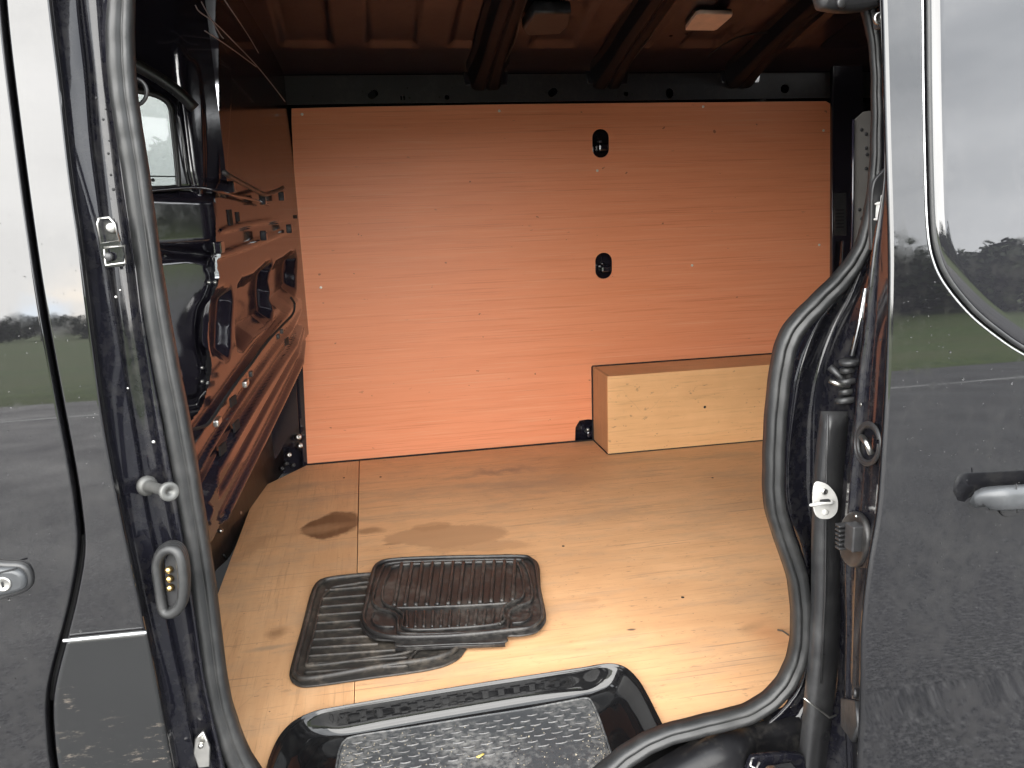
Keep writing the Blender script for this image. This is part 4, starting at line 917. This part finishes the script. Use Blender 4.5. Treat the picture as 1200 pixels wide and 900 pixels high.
# ---------------------------------------------------------------- floor mats
def mat_thing(name, label, z, outline, off, M0, rims, ribs, extra, tilt=(0, 0)):
    pl = PZ(z); c = Vector((0, 0, z)); pp = [pl.hit(*q) for q in outline]; c.x = sum(p.x for p in pp)/len(pp); c.y = sum(p.y for p in pp)/len(pp)
    e = empty(name, c, label=label, category='floor mat', group='rubber floor mats on the plywood floor'); e.rotation_euler = (tilt[0], tilt[1], 0)
    L2 = Plane((0, 0, 0), (1, 0, 0), (0, 1, 0))
    def l(x, y, h=0): p = pl.hit(x, y)-c; return Vector((p.x, p.y, h))
    o2 = smooth2([(p.x-c.x, p.y-c.y) for p in pp], 6)
    plate('mat_base', L2, o2, thick=.005, bev=.002, mat=M0, parent=e, off=.005)
    for k, (pts, w_, h_, closed) in enumerate(rims):
        sweep('mat_rim' if k == 0 else 'mat_ridge', smooth_path([l(x, y, .004) for x, y in pts], 6, closed), [(w_, -.001), (w_*.8, h_*.75), (w_*.3, h_), (-w_*.3, h_), (-w_*.8, h_*.75), (-w_, -.001)], M0, e, closed=closed, up=(0, 0, 1))
    for (a, b, w_, h_) in ribs:
        sweep('mat_rib', [l(*a, .004), l(a[0]*.97+b[0]*.03, a[1]*.97+b[1]*.03, .0045), l((a[0]+b[0])/2, (a[1]+b[1])/2, .0045), l(a[0]*.03+b[0]*.97, a[1]*.03+b[1]*.97, .0045), l(*b, .004)], [(w_, -.001), (w_*.75, h_*.8), (w_*.3, h_), (-w_*.3, h_), (-w_*.75, h_*.8), (-w_, -.001)], M0, e, up=(0, 0, 1))
    for nm, pts, th_, hh in extra:
        plate(nm, L2, [(l(x, y).x, l(x, y).y) for x, y in pts], thick=th_, bev=.0015, mat=M0, parent=e, off=hh)
    return e
# lower mat
ribs = []
for k in range(11):
    f = k/10; y0 = 694+9.7*k; xl = 382-2.4*k-1; ribs.append(((xl, y0+1.5), (435+1.2*k if k < 8 else 478, y0-3.0 if k < 8 else y0-6.5), .0032, .0075))
mat_thing('floor_mat', 'larger dusty black rubber floor mat with sideways ribs, lying under the other mat', .555,
          [(372, 683), (386, 678), (430, 674), (480, 672), (530, 690), (546, 750), (544, 766), (530, 778), (500, 787), (430, 797), (365, 806), (347, 804), (340, 796), (341, 782), (354, 735), (364, 697)], 0, MATD,
          [([(376, 687), (390, 682), (440, 677), (500, 676), (530, 700), (540, 750), (520, 773), (440, 787), (365, 800), (348, 797), (346, 786), (358, 740), (369, 697)], .006, .012, True),
           ([(384, 697), (400, 690), (470, 686), (500, 730), (488, 764), (430, 776), (366, 784), (360, 778), (367, 750), (376, 710)], .004, .008, True),
           ([(465, 786), (478, 779), (486, 770), (495, 762), (515, 757), (543, 754)], .003, .008, False)], ribs, [])
# upper mat
ribs = []
for k in range(12):
    f = k/11; ribs.append(((472+12.05*k-1, 665-.45*k), (462+12.6*k, 715-.7*k+1.2*math.sin(f*3.1)), .0058, .0100))
for k in range(12):
    f = k/11; ribs.append(((477.5+10.2*k-.5, 722-.35*k), (477+9.9*k, 740-.45*k+1.*math.sin(f*3)), .0042, .0085))
mat_thing('floor_mat', 'smaller black rubber floor mat with lengthwise ribs, lying on top of the other mat', .570,
          [(440, 663), (456, 658), (500, 655), (560, 653), (612, 652), (625, 655), (632, 664), (634, 690), (640, 720), (638, 732), (628, 742), (610, 746), (595, 747), (590, 754), (530, 757), (468, 760), (462, 754), (440, 752), (427, 744), (422, 730), (426, 712), (433, 680)], 0, MATR,
          [([(442, 667), (458, 661), (500, 658), (560, 656), (610, 655), (622, 658), (628, 668), (631, 692), (636, 720), (633, 731), (622, 739), (597, 743), (530, 750), (466, 752), (442, 748), (430, 740), (426, 728), (430, 712), (437, 682)], .0045, .011, True),
           ([(448, 672), (456, 665), (500, 661.5), (600, 658.5), (613, 662), (620, 675), (624, 697), (621, 708), (606, 714), (597, 722), (595, 738), (588, 743), (530, 747), (474, 748), (467, 742), (466, 728), (458, 722), (443, 717), (437, 708), (441, 690)], .0042, .009, True),
           ([(456, 676), (462, 668), (500, 664.5), (596, 661.5), (607, 665), (612, 680), (614, 697), (610, 705), (596, 711), (589, 719), (587, 734), (530, 741), (476, 742), (473, 726), (464, 718), (452, 713), (448, 705), (450, 690)], .0032, .009, True),
           ([(460, 717.5), (500, 716), (550, 713.5), (600, 710)], .0026, .008, False),
           ([(438, 722), (436, 731), (444, 738), (462, 739)], .0028, .006, False), ([(621, 716), (622, 724), (614, 731), (600, 733)], .0028, .006, False)],
          ribs, [('mat_tab', [(464, 752), (530, 749.5), (592, 746.5), (592, 755.5), (530, 758.5), (463, 762)], .008, .003)], tilt=(0, .012))

# ---------------------------------------------------------------- rain beads on the outside paint
vs_, fs = [], []
def bead(p, r_, n_):
    k = len(vs_); a = n_.orthogonal().normalized(); b = n_.cross(a)
    for (rad, h_) in ((1, 0), (.8, .35), (.4, .55)):
        for j in range(6): an = j*math.pi/3; vs_.append(p+(a*math.cos(an)+b*math.sin(an))*r_*rad+n_*r_*h_)
    vs_.append(p+n_*r_*.6)
    for L_ in (0, 6):
        for j in range(6): fs.append((k+L_+j, k+L_+(j+1) % 6, k+L_+6+(j+1) % 6, k+L_+6+j))
    for j in range(6): fs.append((k+12+j, k+12+(j+1) % 6, k+18))
for i in range(380):
    if random.random() < .65:
        x, y = random.uniform(1050, 1200), random.uniform(60, 880)**.97; p = on_door(x, y)
    else:
        y = random.uniform(250, 900); x = random.uniform(-10, interp(XE, y)-8)
        if abs(x-interp(GAPL, y)) < 8: continue
        p = on_skin(x, y, SK)
    bead(p+Vector((0, -.0002, 0)), random.uniform(.0004, .0010)*(1.9 if random.random() < .06 else 1), Vector((0, -1, .05)).normalized())
for i in range(260):
    y = random.uniform(340, 880); s_, e_ = interp(SR, y), interp(XI, y)
    bead(at(random.uniform(s_+4, min(e_, s_+40)), y, -.01)+Vector((0, .03, 0)), random.uniform(.0005, .0011), Vector((0, -1, .1)).normalized())
WATER = NT('water_bead'); WATER.set(Base_Color=(1, 1, 1), Roughness=.02, Transmission_Weight=1., IOR=1.33); WATER = WATER.m
mesh_obj('rain_beads', vs_, fs, WATER, VAN, True, kind='stuff')
